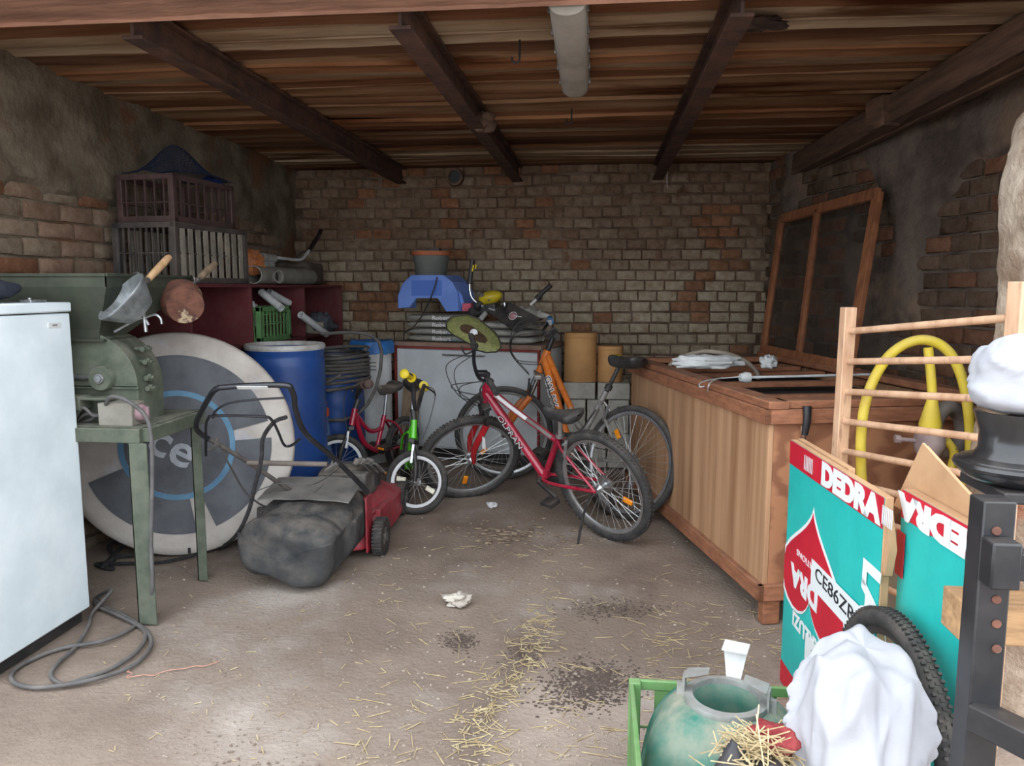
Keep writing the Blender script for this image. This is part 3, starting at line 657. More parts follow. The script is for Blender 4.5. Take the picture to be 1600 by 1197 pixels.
# ---- barrels
def barrel(name, label, c, r, h, mat, rimm, lid, cat='barrel', ribs=True):
    t = thing(name, label, cat, c); b = B()
    prof = [(0,.0),(r*.95,0),(r*.98,.02)]
    for k in range(25):
        z = .04+(h-.12)*k/24; q = r*(1+.006*math.sin(k/24*PI)); 
        if ribs and k in (8,16): q *= 1.02
        prof.append((q, z))
    prof += [(r*.985,h-.07),(r*.97,h-.05),(r*1.0,h-.035),(r*1.0,h),(r*.965,h),(r*.955,h-.05),(r*.955,h-.11),(0,h-.11)]
    bd = b.lathe(prof, c, n=56).build('body', mat, t); 
    b = B(); b.tor(V(c)+V((0,0,h-.004)), (0,0,1), r*.99, r*.035, 56, 8, ry=.018); b.build('clamp_ring', rimm, t)
    if lid:
        b = B(); b.lathe([(0,h-.012),(r*.5,h-.014),(r*.9,h-.02),(r*.955,h-.024)], c, n=48); b.v = [p+V((0,0,.004*noise.noise(p*13))) for p in b.v]; b.build('dust_lid', lid, t)
    return t
c_ = PY(428, 540, 4.55); bz = zf(4.55)
barrel('blue_barrel', 'large blue plastic barrel with pale rim and dusty lid behind the disc', (c_.x+.07, 4.55, bz), .238, c_.z-bz, m_blue, M('rim_grey', c3(196,196,194), c3(160,156,150), s=9, rough=.5, dust=.3), m_dust)
c2_ = V((-1.83, 5.25, zf(5.25)))
barrel('hose_barrel', 'smaller blue barrel wrapped with a coiled dark hose beside the large barrel', c2_, .2, PY(535,552,5.25).z-c2_.z, m_blue, m_black, M('blue_lid', c3(40,80,150), rough=.5, dust=.6))
b = B(); zt2 = PY(535,552,5.25).z; pts = []; rs = random.Random(4)
for k in range(150):
    a = k*2*PI/18; turn = k/18
    pts.append(V((c2_.x+(.225+.018*math.sin(k*.7)+.01*rs.random())*math.cos(a), c2_.y+(.225+.018*math.cos(k*.9))*math.sin(a), zt2+.02-.031*turn+.012*math.sin(a*1.0+1)+.012*math.sin(k*.31))))
pts += [V((-1.72,5.03,.86)), V((-1.9,5.02,.76)), V((-2.03,5.1,.66)), V((-1.95,5.05,.58)), V((-1.8,5.035,.55)), V((-1.62,5.06,.58)), V((-1.52,5.2,.75)), V((-1.5,5.3,1.0)), V((-1.56,5.3,1.11)), V((-1.7,5.25,1.14)), V((-1.9,5.22,1.13))]
tag(single(b.tube(pts, .0125, 8, 2).build('hose_coil', m_hose)), 'dark dusty hose coiled around the smaller blue barrel', 'hose')
c3_ = V((-1.70, 5.72, zf(5.72))); hb = PY(588,538,5.72).z-c3_.z
t = barrel('white_drum', 'white plastic drum under a blue plastic lid beside the white cabinet', c3_, .15, hb, m_wplas, m_blue2, None, 'drum', ribs=False)
b = B(); b.grid(lambda u, v: (lambda a, r: V((c3_.x+(.165*min(1,v*1.6)+.012*math.sin(7*a)*(v>.6))*math.cos(a), c3_.y+(.165*min(1,v*1.6)+.012*math.sin(7*a)*(v>.6))*math.sin(a), c3_.z+hb+.03+.012*n2(3*math.cos(a),3*math.sin(a),v*4)-(max(0,v-.62)*.25))))(2*PI*u, v), 40, 10, cu=True); b.build('lid_film', M('blue_film', c3(52,120,186), c3(36,92,160), s=8, rough=.35), t)
for k, z in enumerate((.86,.83,.80)): B().box((c3_.x+.03, c3_.y-.151, c3_.z+hb*z), (.1,.004,.008)).build('print_line', m_grey, t)
# jug with orange cap in front of the hose barrel
q = V((-1.74, 4.955, zf(4.955))); q.x = PY(503, 700, 4.955).x; hz_ = PY(503, 628, 4.955).z-q.z
t = thing('canister', 'pale blue plastic canister with orange screw cap between the barrels', 'canister', q)
B().lathe([(0,0),(.06,0),(.065,.02),(.065,hz_*.55),(.062,hz_*.62),(.045,hz_*.82),(.04,hz_*.86),(0,hz_*.86)], q, n=30).build('body', M('canister_blue', c3(84,126,176), c3(70,108,158), s=5, rough=.45, dust=.25), t)
B().lathe([(.055,hz_*.84),(.056,hz_*.92),(.044,hz_*.94),(.044,hz_),(0,hz_)], q, n=24).build('cap', m_orange, t)
# ================================================================ bicycles and mower
m_tyre = M('tyre', c3(38,39,42), c3(56,55,55), s=30, rough=.8, dust=.3, bump=.2)
m_alu = M('alloy', c3(188,190,192), c3(168,170,172), s=20, rough=.35, metal=.85, dust=.15)
m_spoke = M('spoke', c3(200,200,198), rough=.4, metal=.7)
m_refl = M('orange_reflector', c3(240,150,30), c3(220,120,20), s=30, rough=.3)
m_wrefl = M('pale_reflector', c3(240,236,214), c3(220,212,190), s=30, rough=.3)
m_rtail = M('crimson_frame', c3(170,26,56), c3(142,18,46), s=5, rough=.25, spec=.7, dust=.15)
m_rfork = M('red_fork', c3(178,24,34), c3(150,18,28), s=5, rough=.25, spec=.7, dust=.12)
m_wht = M('white_decal', c3(228,224,224), c3(210,206,206), s=12, rough=.4)
m_blk = M('black_decal', c3(30,30,32), rough=.5)
m_oran = M('orange_frame', c3(206,112,38), c3(178,92,30), s=5, rough=.25, spec=.7, dust=.15)
m_silv = M('silver_frame', c3(168,166,162), c3(140,136,132), s=6, rough=.3, metal=.5, dust=.15)
m_lime = M('lime_frame', c3(98,206,44), c3(80,180,34), s=5, rough=.25, spec=.7)
m_sad = M('saddle', c3(48,52,56), c3(36,38,42), s=9, rough=.6, dust=.35)
def bike_matrix(x, y, th, ph, wb):
    fw = V((math.cos(th), math.sin(th), 0)); lf = V((-math.sin(th), math.cos(th), 0))
    up = V((0,0,math.cos(ph)))+lf*math.sin(ph); lf = lf*math.cos(ph)-V((0,0,math.sin(ph)))
    o = V((x, y, zf(y))); f2 = o+fw*wb; f2.z = zf(f2.y); fw = (f2-o).normalized()
    lf = (lf-fw*lf.dot(fw)).normalized(); up = fw.cross(lf)
    return Matrix(((fw.x,lf.x,up.x,o.x),(fw.y,lf.y,up.y,o.y),(fw.z,lf.z,up.z,o.z),(0,0,0,1)))
def steer_matrix(pt, ang, st):
    ax = V((-math.sin(ang), 0, math.cos(ang))); p = V((pt[0], 0, pt[1]))
    return Matrix.Translation(p) @ Matrix.Rotation(st, 4, ax) @ Matrix.Translation(-p)
def wheel(t, name, c, Rw, tr, SM=None, ns=32, knob=False, rimw=.018, refl=(), rm=None, rimm=None, hubw=.05):
    def fin(b, nm, m, par, **k):
        if SM is not None: b.v = [SM @ p for p in b.v]
        return b.build(nm, m, par, local=True, **k)
    c = V((c[0], 0, c[1])); Y_ = V((0,1,0))
    b = B(); b.tor(c, Y_, Rw-tr, tr, 64, 10)
    if knob:
        for i in range(84):
            a = 2*PI*i/84
            for s in (-1,1):
                a2 = a+(.018 if s > 0 else 0); e = V((math.cos(a2),0,math.sin(a2))); tn = V((-e.z,0,e.x))
                p = c+e*(Rw-.002)+Y_*(s*tr*.45); b.bar(p-tn*.007, p+tn*.007, .011, .007, e)
    ty = fin(b, name, m_tyre, t)
    b = B(); r0 = Rw-2*tr+.006; b.lathe([(r0,-rimw*.6),(r0,rimw*.6),(r0-.012,rimw*.62),(r0-.022,rimw*.25),(r0-.022,-rimw*.25),(r0-.012,-rimw*.62),(r0,-rimw*.6)], c, Y_, 64); fin(b, 'rim', rimm or m_alu, ty)
    b = B()
    for i in range(ns):
        s = 1 if i % 2 else -1; a = 2*PI*i/ns; a2 = a+(.55 if (i//2) % 2 else -.55)
        b.cyl(c+V((math.cos(a)*(r0-.02),0,math.sin(a)*(r0-.02))), c+V((math.cos(a2)*.02, s*hubw*.55, math.sin(a2)*.02)), .0011, n=4, cap=False)
    fin(b, 'spokes', m_spoke, ty)
    b = B(); b.lathe([(0,-hubw),(.005,-hubw),(.012,-hubw*.8),(.024,-hubw*.55),(.024,-hubw*.45),(.013,-hubw*.3),(.013,hubw*.3),(.024,hubw*.45),(.024,hubw*.55),(.012,hubw*.8),(.005,hubw),(0,hubw)], c, Y_, 16); fin(b, 'hub', m_alu, ty)
    for a in refl:
        a = R(a); b = B(); e = V((math.cos(a),0,math.sin(a))); p = c+e*(r0*.62); b.bar(p-e*.03+Y_*.004, p+e*.03+Y_*.004, .03, .014, Y_); fin(b, 'reflector', rm or m_refl, ty, bevel=.004)
    return ty
def saddle(t, c, L_, Wd, mat, pitch=0):
    b = B()
    def fn(u, v):
        s = v; w = Wd/2*(.22+.78*sm(.25,.95,s))*(1 if s < .86 else math.sqrt(max(.004, 1-((s-.86)/.141)**2))); w *= (math.sqrt(min(1, s/.06)) if s < .06 else 1)
        a = 2*PI*u; x = c[0]+L_*(.5-s)
        return V((x, w*math.cos(a), c[1]+(.028 if math.sin(a) > 0 else .045)*math.sin(a)*(1 if s < .86 else math.sqrt(max(.004,1-((s-.86)/.141)**2)))*(1 if s > .1 else .3+7*s)+.018*sm(.6,1,s)+.010*sm(.3,0,s)))
    b.grid(fn, 22, 22, cu=True); return b.build('saddle', mat, t, local=True, angle=70)
def L2(p, y=0): return V((p[0], y, p[1]))
def SMB(b, SM, nm, m, t, **k):
    b.v = [SM @ p for p in b.v]; return b.build(nm, m, t, local=True, **k)
def cranks(t, bb, r, ca, mat, ang, teeth=36, ln=.165, pm=None):
    b = B(); b.lathe([(0,-.045),(r*.25,-.045),(r*.3,-.05),(r,-.048),(r,-.043),(0,-.04)], L2(bb), (0,1,0), 40); b.cyl(L2(bb,-.06), L2(bb,.06), .018, n=14)
    for i in range(teeth): a = 2*PI*i/teeth; b.box(L2((bb[0]+r*math.cos(a), bb[1]+r*math.sin(a)), -.0455), (.005,.004,.005))
    ck = b.build('chainring', mat, t, local=True)
    for s in (1,-1):
        e = V((math.cos(ang)*s, 0, math.sin(ang)*s)); p0 = L2(bb, s*.065); p1 = p0+e*ln+V((0,s*.012,0)); b = B(); b.bar(p0, p1, .02, .026, e.cross(V((0,1,0)))); b.build('crank_arm', ca, ck, local=True, bevel=.004)
        b = B(); b.box(p1+V((0,s*.055,0)), (.085,.075,.022)); b.box(p1+V((0.036,s*.055,0)), (.012,.08,.03)); b.box(p1+V((-.036,s*.055,0)), (.012,.08,.03)); b.cyl(p1, p1+V((0,s*.09,0)), .008); b.build('pedal', pm or m_black, ck, local=True, bevel=.003)
        b = B(); b.box(p1+V((.045,s*.055,0)), (.004,.05,.014)); b.build('pedal_reflector', m_refl, ck, local=True)
    return ck
def chain(t, a, ra, c, rc):
    b = B(); pts = []
    for i in range(13): q = PI/2+PI*i/12; pts.append(L2((a[0]+ra*math.cos(q), a[1]+ra*math.sin(q)), -.0455))
    for i in range(13): q = -PI/2+PI*i/12; pts.append(L2((c[0]+rc*math.cos(q), c[1]+rc*math.sin(q)), -.0455))
    b.tube(pts, .004, 6, closed=True); b.build('chain', m_rubber, t, local=True)
def cassette(t, c, rmax=.05):
    b = B()
    for i in range(6): r = rmax*(1-.1*i); b.lathe([(.01,0),(r,0),(r,.003),(.01,.003)], L2(c, -.02-.006*i), (0,-1,0), 24)
    b.build('cassette', m_steel, t, local=True)
# ---------------- red mountain bike
RR, WB = .33, 1.08
t = thing('bicycle', 'crimson mountain bicycle with white lettering standing on its kickstand', 'bicycle', mat=bike_matrix(.105, 4.21, R(139.5), R(16), WB))
hb_, ht_ = (.855,.715), (.805,.855); SM = steer_matrix(hb_, R(20), R(60))
wheel(t, 'rear_wheel', (0,RR), RR, .026, None, 36, True, refl=(-165,)); wheel(t, 'front_wheel', (WB,RR), RR, .026, SM, 36, True, refl=(-60,))
bb, sc = (.45,.29), (.268,.565)
b = B(); b.tube([L2((.80,.80)), L2((.62,.70)), L2((.28,.545))], .02, 14, 6, rs=lambda u: .022-.004*u); b.build('top_tube', m_rtail, t, local=True)
b = B(); b.tube([L2((.835,.775)), L2(bb)], .026, 14); dt_ = b.build('down_tube', m_rtail, t, local=True)
b = B(); b.cyl(L2(bb), L2((.262,.595)), .019, n=14); b.cyl(L2(bb,-.036), L2(bb,.036), .024, n=16); b.build('seat_tube', m_rtail, t, local=True)
b = B(); b.cyl(L2(hb_), L2(ht_), .026, n=18); b.build('head_tube', m_rtail, t, local=True)
for s in (1,-1):
    B().tube([L2(bb, s*.028), L2((.34,.292), s*.055), L2((.0,RR), s*.066)], .0105, 10, 4).build('chainstay', m_rtail, t, local=True)
    B().tube([L2((.268,.56), s*.02), L2((.2,.51), s*.05), L2((0,RR), s*.066)], .009, 10, 4).build('seatstay', m_rtail, t, local=True)
tx = (L2(bb)-L2((.835,.775))).normalized(); no_ = V((0,1,0)); pm_ = lambda s, off=.0262: basis(L2((.835,.775)).lerp(L2(bb), s)+V((0,off,0)), tx, no_.cross(tx))
text(dt_, 'lettering', 'OLPRAN', m_blk, pm_(.46), .062, 1.0, local=True, bold=.003, shear=.2, extr=.0012)
text(dt_, 'lettering_face', 'OLPRAN', m_wht, pm_(.46,.0272), .062, 1.0, local=True, shear=.2, extr=.0012)
for s0, s1, dz in ((.05,.30,.016),(.62,.80,-.004)):
    b = B(); a_ = L2((.835,.775)).lerp(L2(bb), s0)+V((0,.022,0)); c_ = L2((.835,.775)).lerp(L2(bb), s1)+V((0,.022,0)); b.add([a_+V((.012,.004,.008)), a_+V((-.006,.006,-.01)), c_+V((0,.006,0)), a_.lerp(c_,.4)+V((.012,.004,.012))], [(0,1,2,3)]); b.build('decal_flash', m_wht, dt_, local=True)
b = B(); b.tube([L2((.74,.775),.012), L2((.62,.715),.014), L2((.5,.655),.012)], .0125, 8, 4); b.build('white_stripe', m_wht, t, local=True)
b = B(); b.tube([L2((.50,.655),.010), L2((.32,.57),.010)], .012, 8); b.build('silver_stripe', m_silv, t, local=True)
B().cyl(L2((.262,.58)), L2((.236,.70)), .0135, n=12).build('seatpost', m_silv, t, local=True)
B().lathe([(.021,-.012),(.026,-.012),(.026,.012),(.021,.012)], L2((.262,.592)), L2((-.026,.12))-V((0,0,0)), 16).build('seat_clamp', m_alu, t, local=True)
saddle(t, (.225,.725), .27, .165, m_sad)
# fork, handlebar (steered)
for s in (1,-1):
    SMB(B().tube([L2((WB-.01,RR), s*.055), L2((WB-.05,RR+.11), s*.058), L2((.905,.58), s*.058)], .019, 12, 3, rs=lambda u: .013+.008*min(1,u*2)), SM, 'fork_leg', m_rfork, t)
    SMB(B().cyl(L2((.91,.57), s*.058), L2((.862,.70), s*.058), .0135, n=12), SM, 'stanchion', m_rubber, t)
    SMB(B().add([L2((.985,.44), s*.078), L2((.97,.41), s*.078), L2((.945,.50), s*.079), L2((.955,.53), s*.079)], [(0,1,2,3)]), SM, 'fork_decal', m_wht, t)
    SMB(B().bar(L2((.90,.655), s*.075), L2((.915,.56), s*.062), .012, .018).cyl(L2((.89,.66), s*.05), L2((.885,.66), s*.095), .006), SM, 'brake_arm', m_black, t)
SMB(B().bar(L2((.868,.70),-.075), L2((.868,.70),.075), .05, .03), SM, 'fork_crown', m_black, t, bevel=.006)
bc = (.845,.93)
SMB(B().cyl(L2(ht_), L2((.785,.905)), .019, n=12).bar(L2((.785,.9)), L2(bc), .035, .032), SM, 'stem', m_blackm, t, bevel=.005)
SMB(B().tube([L2((.79,.985),-.31), L2((.80,.985),-.2), L2((.835,.945),-.1), L2(bc), L2((.835,.945),.1), L2((.80,.985),.2), L2((.79,.985),.31)], .0115, 10, 5), SM, 'handlebar', m_blackm, t)
for s in (1,-1):
    SMB(B().cyl(L2((.795,.985), s*.2), L2((.788,.985), s*.325), .0175, n=14).cyl(L2((.795,.985), s*.195), L2((.795,.985), s*.203), .024, n=14), SM, 'grip', m_rubber, t)
    SMB(B().bar(L2((.80,.985), s*.165), L2((.80,.985), s*.195), .03, .035).tube([L2((.82,.975), s*.17), L2((.865,.955), s*.2), L2((.87,.95), s*.3)], .006, 8, 4), SM, 'brake_lever', m_black, t, bevel=.002)
    SMB(B().tube([L2((.83,.965), s*.14), L2((.96,.95), s*.09), L2((.98,.82), s*.03), L2((.90,.70), s*.02)], .003, 6, 6).tube([L2((.83,.975), s*.16), L2((1.0,.99), s*.1), L2((.99,.84), -s*.03), L2((.86,.74), -s*.02)], .003, 6, 6), SM, 'cable', m_black, t)
cranks(t, bb, .08, m_black, m_black, R(205)); chain(t, bb, .08, (0,RR), .04); cassette(t, (0,RR), .055)
B().tube([L2((.02,.32),.075), L2((.06,.2),.12), L2((.085,.0),.20)], .007, 8, 3).build('kickstand', m_black, t, local=True)
B().box(L2((.0,.235),-.06), (.03,.018,.09)).cyl(L2((.01,.27),-.07), L2((.01,.27),-.05), .02).cyl(L2((.01,.19),-.07), L2((.01,.19),-.05), .02).build('derailleur', m_black, t, local=True)
for s in (1,-1): B().bar(L2((.19,.5), s*.062), L2((.165,.60), s*.05), .012, .016).cyl(L2((.175,.58), s*.04), L2((.175,.58), s*.08), .006).build('rear_brake', m_steel, t, local=True)
BIKE_RED = t
# ---------------- orange and silver bike
RO, WO = .345, 1.09
t = thing('bicycle', 'orange and silver bicycle with black saddle leaning between cabinet and wooden chest', 'bicycle', mat=bike_matrix(.165, 4.545, R(139), R(-11), WO))
hb_, ht_ = (.87,.80), (.822,.955); SM = steer_matrix(hb_, R(18.5), R(52))
wheel(t, 'rear_wheel', (0,RO), RO, .021, None, 36, False, refl=(52,)); wheel(t, 'front_wheel', (WO,RO), RO, .021, SM, 36, False, refl=(-45,))
bb = (.46,.29)
b = B(); b.tube([L2((.84,.90)), L2(bb)], .03, 14); dt_ = b.build('down_tube', m_oran, t, local=True)
b = B(); b.tube([L2((.825,.93)), L2((.66,.74)), L2((.52,.585))], .021, 14, 5); b.build('top_tube', m_oran, t, local=True)
b = B(); b.tube([L2((.53,.597)), L2((.47,.52)), L2((.40,.47))], .0212, 14, 5); b.build('lower_top_tube', m_silv, t, local=True)
b = B(); b.cyl(L2(bb), L2((.262,.745)), .018, n=14); b.cyl(L2(bb,-.036), L2(bb,.036), .024, n=16); b.build('seat_tube', m_silv, t, local=True)
B().cyl(L2(hb_), L2(ht_), .027, n=18).build('head_tube', m_oran, t, local=True)
for s in (1,-1):
    B().tube([L2(bb, s*.028), L2((.34,.30), s*.055), L2((.0,RO), s*.066)], .0105, 10, 4).build('chainstay', m_silv, t, local=True)
    B().tube([L2((.29,.68), s*.018), L2((.22,.60), s*.05), L2((0,RO), s*.066)], .009, 10, 4).build('seatstay', m_silv, t, local=True)
tx = (L2(bb)-L2((.84,.90))).normalized(); pm_ = lambda s, off: basis(L2((.84,.90)).lerp(L2(bb), s)+V((0,off,0)), tx, V((0,1,0)).cross(tx))
text(dt_, 'lettering', 'GALAX', m_wht, pm_(.36,.0305), .07, 1.0, local=True, bold=.006, extr=.0012)
text(dt_, 'lettering_face', 'GALAX', m_blk, pm_(.36,.0318), .07, 1.0, local=True, extr=.0012)
B().cyl(L2((.262,.735)), L2((.197,.90)), .0135, n=12).build('seatpost', m_black, t, local=True)
B().cyl(L2((.255,.755)), L2((.245,.785)), .024, n=14).cyl(L2((.25,.77),-.03), L2((.25,.77),.03), .006).build('seat_clamp', m_black, t, local=True)
saddle(t, (.155,.945), .275, .17, m_black)
B().grid(lambda u, v: V((.21+.06*u, (-.03+.06*v)*(1-.5*u), .984-.006*u-.1*(v-.5)**2*.3)), 6, 6).build('saddle_patch', m_yellow, t, local=True)
for s in (1,-1):
    SMB(B().tube([L2((WO-.01,RO), s*.055), L2((WO-.045,RO+.12), s*.06), L2((.925,.64), s*.06)], .019, 12, 3, rs=lambda u: .014+.009*min(1,u*2)), SM, 'fork_leg', m_oran, t)
    SMB(B().cyl(L2((.93,.63), s*.06), L2((.88,.775), s*.06), .015, n=12), SM, 'stanchion', m_chrome, t)
    SMB(B().bar(L2((.93,.73), s*.08), L2((.935,.62), s*.066), .012, .018), SM, 'brake_arm', m_black, t)
SMB(B().bar(L2((.882,.78),-.078), L2((.882,.78),.078), .05, .03), SM, 'fork_crown', m_silv, t, bevel=.006)
bc = (.865,1.075)
SMB(B().cyl(L2(ht_), L2((.79,1.05)), .019, n=12).bar(L2((.79,1.045)), L2(bc), .035, .032), SM, 'stem', m_blackm, t, bevel=.005)
SMB(B().tube([L2((.80,1.12),-.29), L2((.81,1.12),-.18), L2((.85,1.085),-.08), L2(bc), L2((.85,1.085),.08), L2((.81,1.12),.18), L2((.80,1.12),.29)], .0115, 10, 5), SM, 'handlebar', m_blackm, t)
for s, mg in ((1,m_rubber),(-1,m_blue2)):
    SMB(B().cyl(L2((.805,1.12), s*.17), L2((.797,1.12), s*.305), .019, n=14).cyl(L2((.805,1.12), s*.165), L2((.805,1.12), s*.172), .025, n=14), SM, 'grip', mg, t)
    SMB(B().bar(L2((.81,1.12), s*.135), L2((.81,1.12), s*.165), .03, .038).tube([L2((.83,1.11), s*.14), L2((.875,1.09), s*.17), L2((.88,1.08), s*.27)], .006, 8, 4), SM, 'brake_lever', m_steel, t, bevel=.002)
    SMB(B().tube([L2((.84,1.10), s*.12), L2((1.02,1.12), s*.1), L2((1.08,.95), s*.05), L2((.94,.78), s*.02)], .003, 6, 6).tube([L2((.84,1.11), s*.14), L2((1.06,1.06), s*.12), L2((1.04,.88), -s*.02), L2((.86,.86), -s*.03)], .003, 6, 6), SM, 'cable', m_black, t)
cranks(t, bb, .085, m_black, m_black, R(120)); chain(t, bb, .085, (0,RO), .04); cassette(t, (0,RO), .055)
B().box(L2((.0,.25),-.06), (.03,.018,.09)).cyl(L2((.01,.28),-.07), L2((.01,.28),-.05), .02).cyl(L2((.01,.2),-.07), L2((.01,.2),-.05), .02).build('derailleur', m_steel, t, local=True)
B().tor(L2((0,RO)), (0,1,0), RO+.012, .003, 24, 8, ry=.024, a0=R(20), a1=R(75)).build('mudguard', m_black, t, local=True)
for s in (1,-1): B().bar(L2((.2,.56), s*.06), L2((.185,.66), s*.05), .012, .016).build('rear_brake', m_black, t, local=True)
B().tube([L2((.84,.86),.035), L2((.62,.56),.04), L2((.5,.42),.04), L2((.40,.47),.03), L2((.30,.62),.025)], .003, 6, 6).build('cable', m_black, t, local=True)
# ---------------- children's bikes
def kid(label, x, y, th, ph, st, fm, gripm, Rw, wb, forkm, refl, rm, seat_m, bar_rise, sad_z):
    t = thing('childrens_bicycle', label, 'bicycle', mat=bike_matrix(x, y, th, ph, wb))
    hb_, ht_ = (wb-.115, Rw*2+.045), (wb-.15, Rw*2+.155); SM = steer_matrix(hb_, R(18), st)
    wheel(t, 'rear_wheel', (0,Rw), Rw, .022, None, 20, False); wheel(t, 'front_wheel', (wb,Rw), Rw, .022, SM, 20, False, refl=refl, rm=rm, rimm=M('bright_rim', c3(215,215,215), rough=.35))
    bb = (.30,Rw+.01)
    B().cyl(L2(hb_), L2(ht_), .021, n=16).build('head_tube', fm, t, local=True)
    B().tube([L2((ht_[0],ht_[1]-.05)), L2((.44,Rw+.10)), L2(bb)], .019, 12, 4).build('down_tube', fm, t, local=True)
    B().tube([L2((ht_[0],ht_[1]-.03)), L2((.38,Rw+.17)), L2((.235,Rw+.16))], .016, 12, 4).build('top_tube', fm, t, local=True)
    B().cyl(L2(bb), L2((.215,Rw+.25)), .016, n=12).cyl(L2(bb,-.03), L2(bb,.03), .022, n=14).build('seat_tube', fm, t, local=True)
    for s in (1,-1):
        B().tube([L2(bb, s*.02), L2((.18,Rw), s*.045), L2((0,Rw), s*.05)], .009, 8, 4).build('chainstay', fm, t, local=True)
        B().tube([L2((.225,Rw+.22), s*.016), L2((.13,Rw+.17), s*.045), L2((0,Rw), s*.05)], .009, 8, 4).build('seatstay', fm, t, local=True)
    B().cyl(L2((.215,Rw+.24)), L2((.19,sad_z-.03)), .0125, n=12).build('seatpost', m_alu, t, local=True)
    saddle(t, (.175,sad_z), .22, .15, seat_m)
    for s in (1,-1): SMB(B().tube([L2((wb,Rw), s*.045), L2((wb-.03,Rw+.1), s*.05), L2((wb-.10,Rw*2+.02), s*.04)], .013, 10, 4), SM, 'fork_leg', forkm, t)
    SMB(B().bar(L2((wb-.108,Rw*2+.028),-.05), L2((wb-.108,Rw*2+.028),.05), .04, .028), SM, 'fork_crown', forkm, t, bevel=.004)
    for s in (1,-1): SMB(B().bar(L2((wb-.085,Rw*2+.01),s*.055), L2((wb-.06,Rw*2-.10),s*.05), .01, .014), SM, 'brake_arm', m_alu, t)
    z0 = ht_[1]; zb = z0+bar_rise; xb = ht_[0]-.05
    SMB(B().cyl(L2(ht_), L2((xb+.02,z0+.06)), .019, n=12), SM, 'stem', m_black, t)
    SMB(B().tube([L2((xb-.03,zb),-.25), L2((xb-.01,zb),-.15), L2((xb+.03,z0+.09),-.05), L2((xb+.035,z0+.07)), L2((xb+.03,z0+.09),.05), L2((xb-.01,zb),.15), L2((xb-.03,zb),.25)], .0125, 10, 5), SM, 'handlebar', m_black, t)
    for s in (1,-1):
        SMB(B().cyl(L2((xb-.015,zb), s*.155), L2((xb-.03,zb), s*.255), .017, n=12).cyl(L2((xb-.012,zb), s*.15), L2((xb-.014,zb), s*.158), .03, n=16).sph(L2((xb-.032,zb), s*.265), (.03,.012,.03)), SM, 'grip', gripm, t)
    SMB(B().tube([L2((xb+.01,zb-.005),.11), L2((xb+.07,zb-.02),.13), L2((xb+.07,zb-.03),.2)], .006, 8, 4), SM, 'brake_lever', m_black, t)
    SMB(B().tube([L2((xb+.02,zb),.1), L2((wb-.10,zb-.03),.07), L2((wb-.07,z0),.06), L2((wb-.08,Rw*2+.02),.06)], .0028, 6, 6), SM, 'cable', m_black, t)
    cranks(t, bb, .055, m_black, m_black, R(40), 24, .095)
    B().box(L2(((bb[0])/2+.02,Rw+.005),-.05), (bb[0]+.1,.02,.1)).build('chain_guard', m_black, t, local=True, bevel=.01)
    return t, SM, hb_
tg, SMg, hg = kid('lime green childrens bicycle with yellow grips facing out of the garage', -1.126-.172, 4.703+.42, R(-74), R(4.5), R(72), m_lime, m_yellow, .2, .62, m_black, (-170,-10), m_wrefl, m_black, .235, .72)
mh = SMg @ basis(V((.62-.205+.021+.004,0,.2*2+.10)), V((0,1,0)), V((-.31,0,.95)))
tr_, SMr, hr = kid('dusty crimson childrens bicycle with black fork behind the lawn mower', -1.42, 5.50, R(247), R(4), R(-46), m_rtail, M('brown_grip', c3(96,70,62), c3(70,52,48), s=12, rough=.7, dust=.3), .2, .68, m_black, (), None, M('dusty_saddle', c3(60,58,58), c3(44,43,44), s=9, rough=.8, dust=.95), .15, .64)
SMB(B().tor(L2((.68,.2)), (0,1,0), .215, .003, 26, 8, ry=.024, a0=R(-70), a1=R(60)), SMr, 'mudguard', m_hose, tr_)
# ---------------- lawn mower
t = thing('lawn_mower', 'red push lawn mower with dusty engine and black grass bag', 'mower', (-1.42, 4.1, zf(4.1)))
z4 = zf(4.15)
b = B()
def dk(u, v):
    a = 2*PI*u; e = 4; ca, sa = math.cos(a), math.sin(a); r = (abs(ca)**e+abs(sa)**e)**(-1/e)
    k = 1 if v < .45 else (1-(v-.45)*1.15)
    if v < .08: k = 1.04
    y = 4.18+.40*sa*r*k; x = -1.355+.21*ca*r*k
    z = zf(y)+.05+.13*min(1, v/.45)+.07*sm(.45,.9,v)
    return V((x,y,z))
b.grid(dk, 48, 14, cu=True); b.box((-1.36,4.18,z4+.245),(.2,.3,.012)); m_deck = M('dusty_red_deck', c3(168,30,46), c3(136,26,40), s=6, rough=.45, dust=.55, dustc=c3(150,116,116)); b.build('deck', m_deck, t, angle=50)
b = B(); b.box((-1.20, 4.18, z4+.15), (.05,.6,.10)); b.box((-1.16,4.05,z4+.17),(.03,.2,.07)); b.box((-1.17,3.82,z4+.17),(.012,.10,.3)); b.build('side_panel', m_deck, t, bevel=.015)
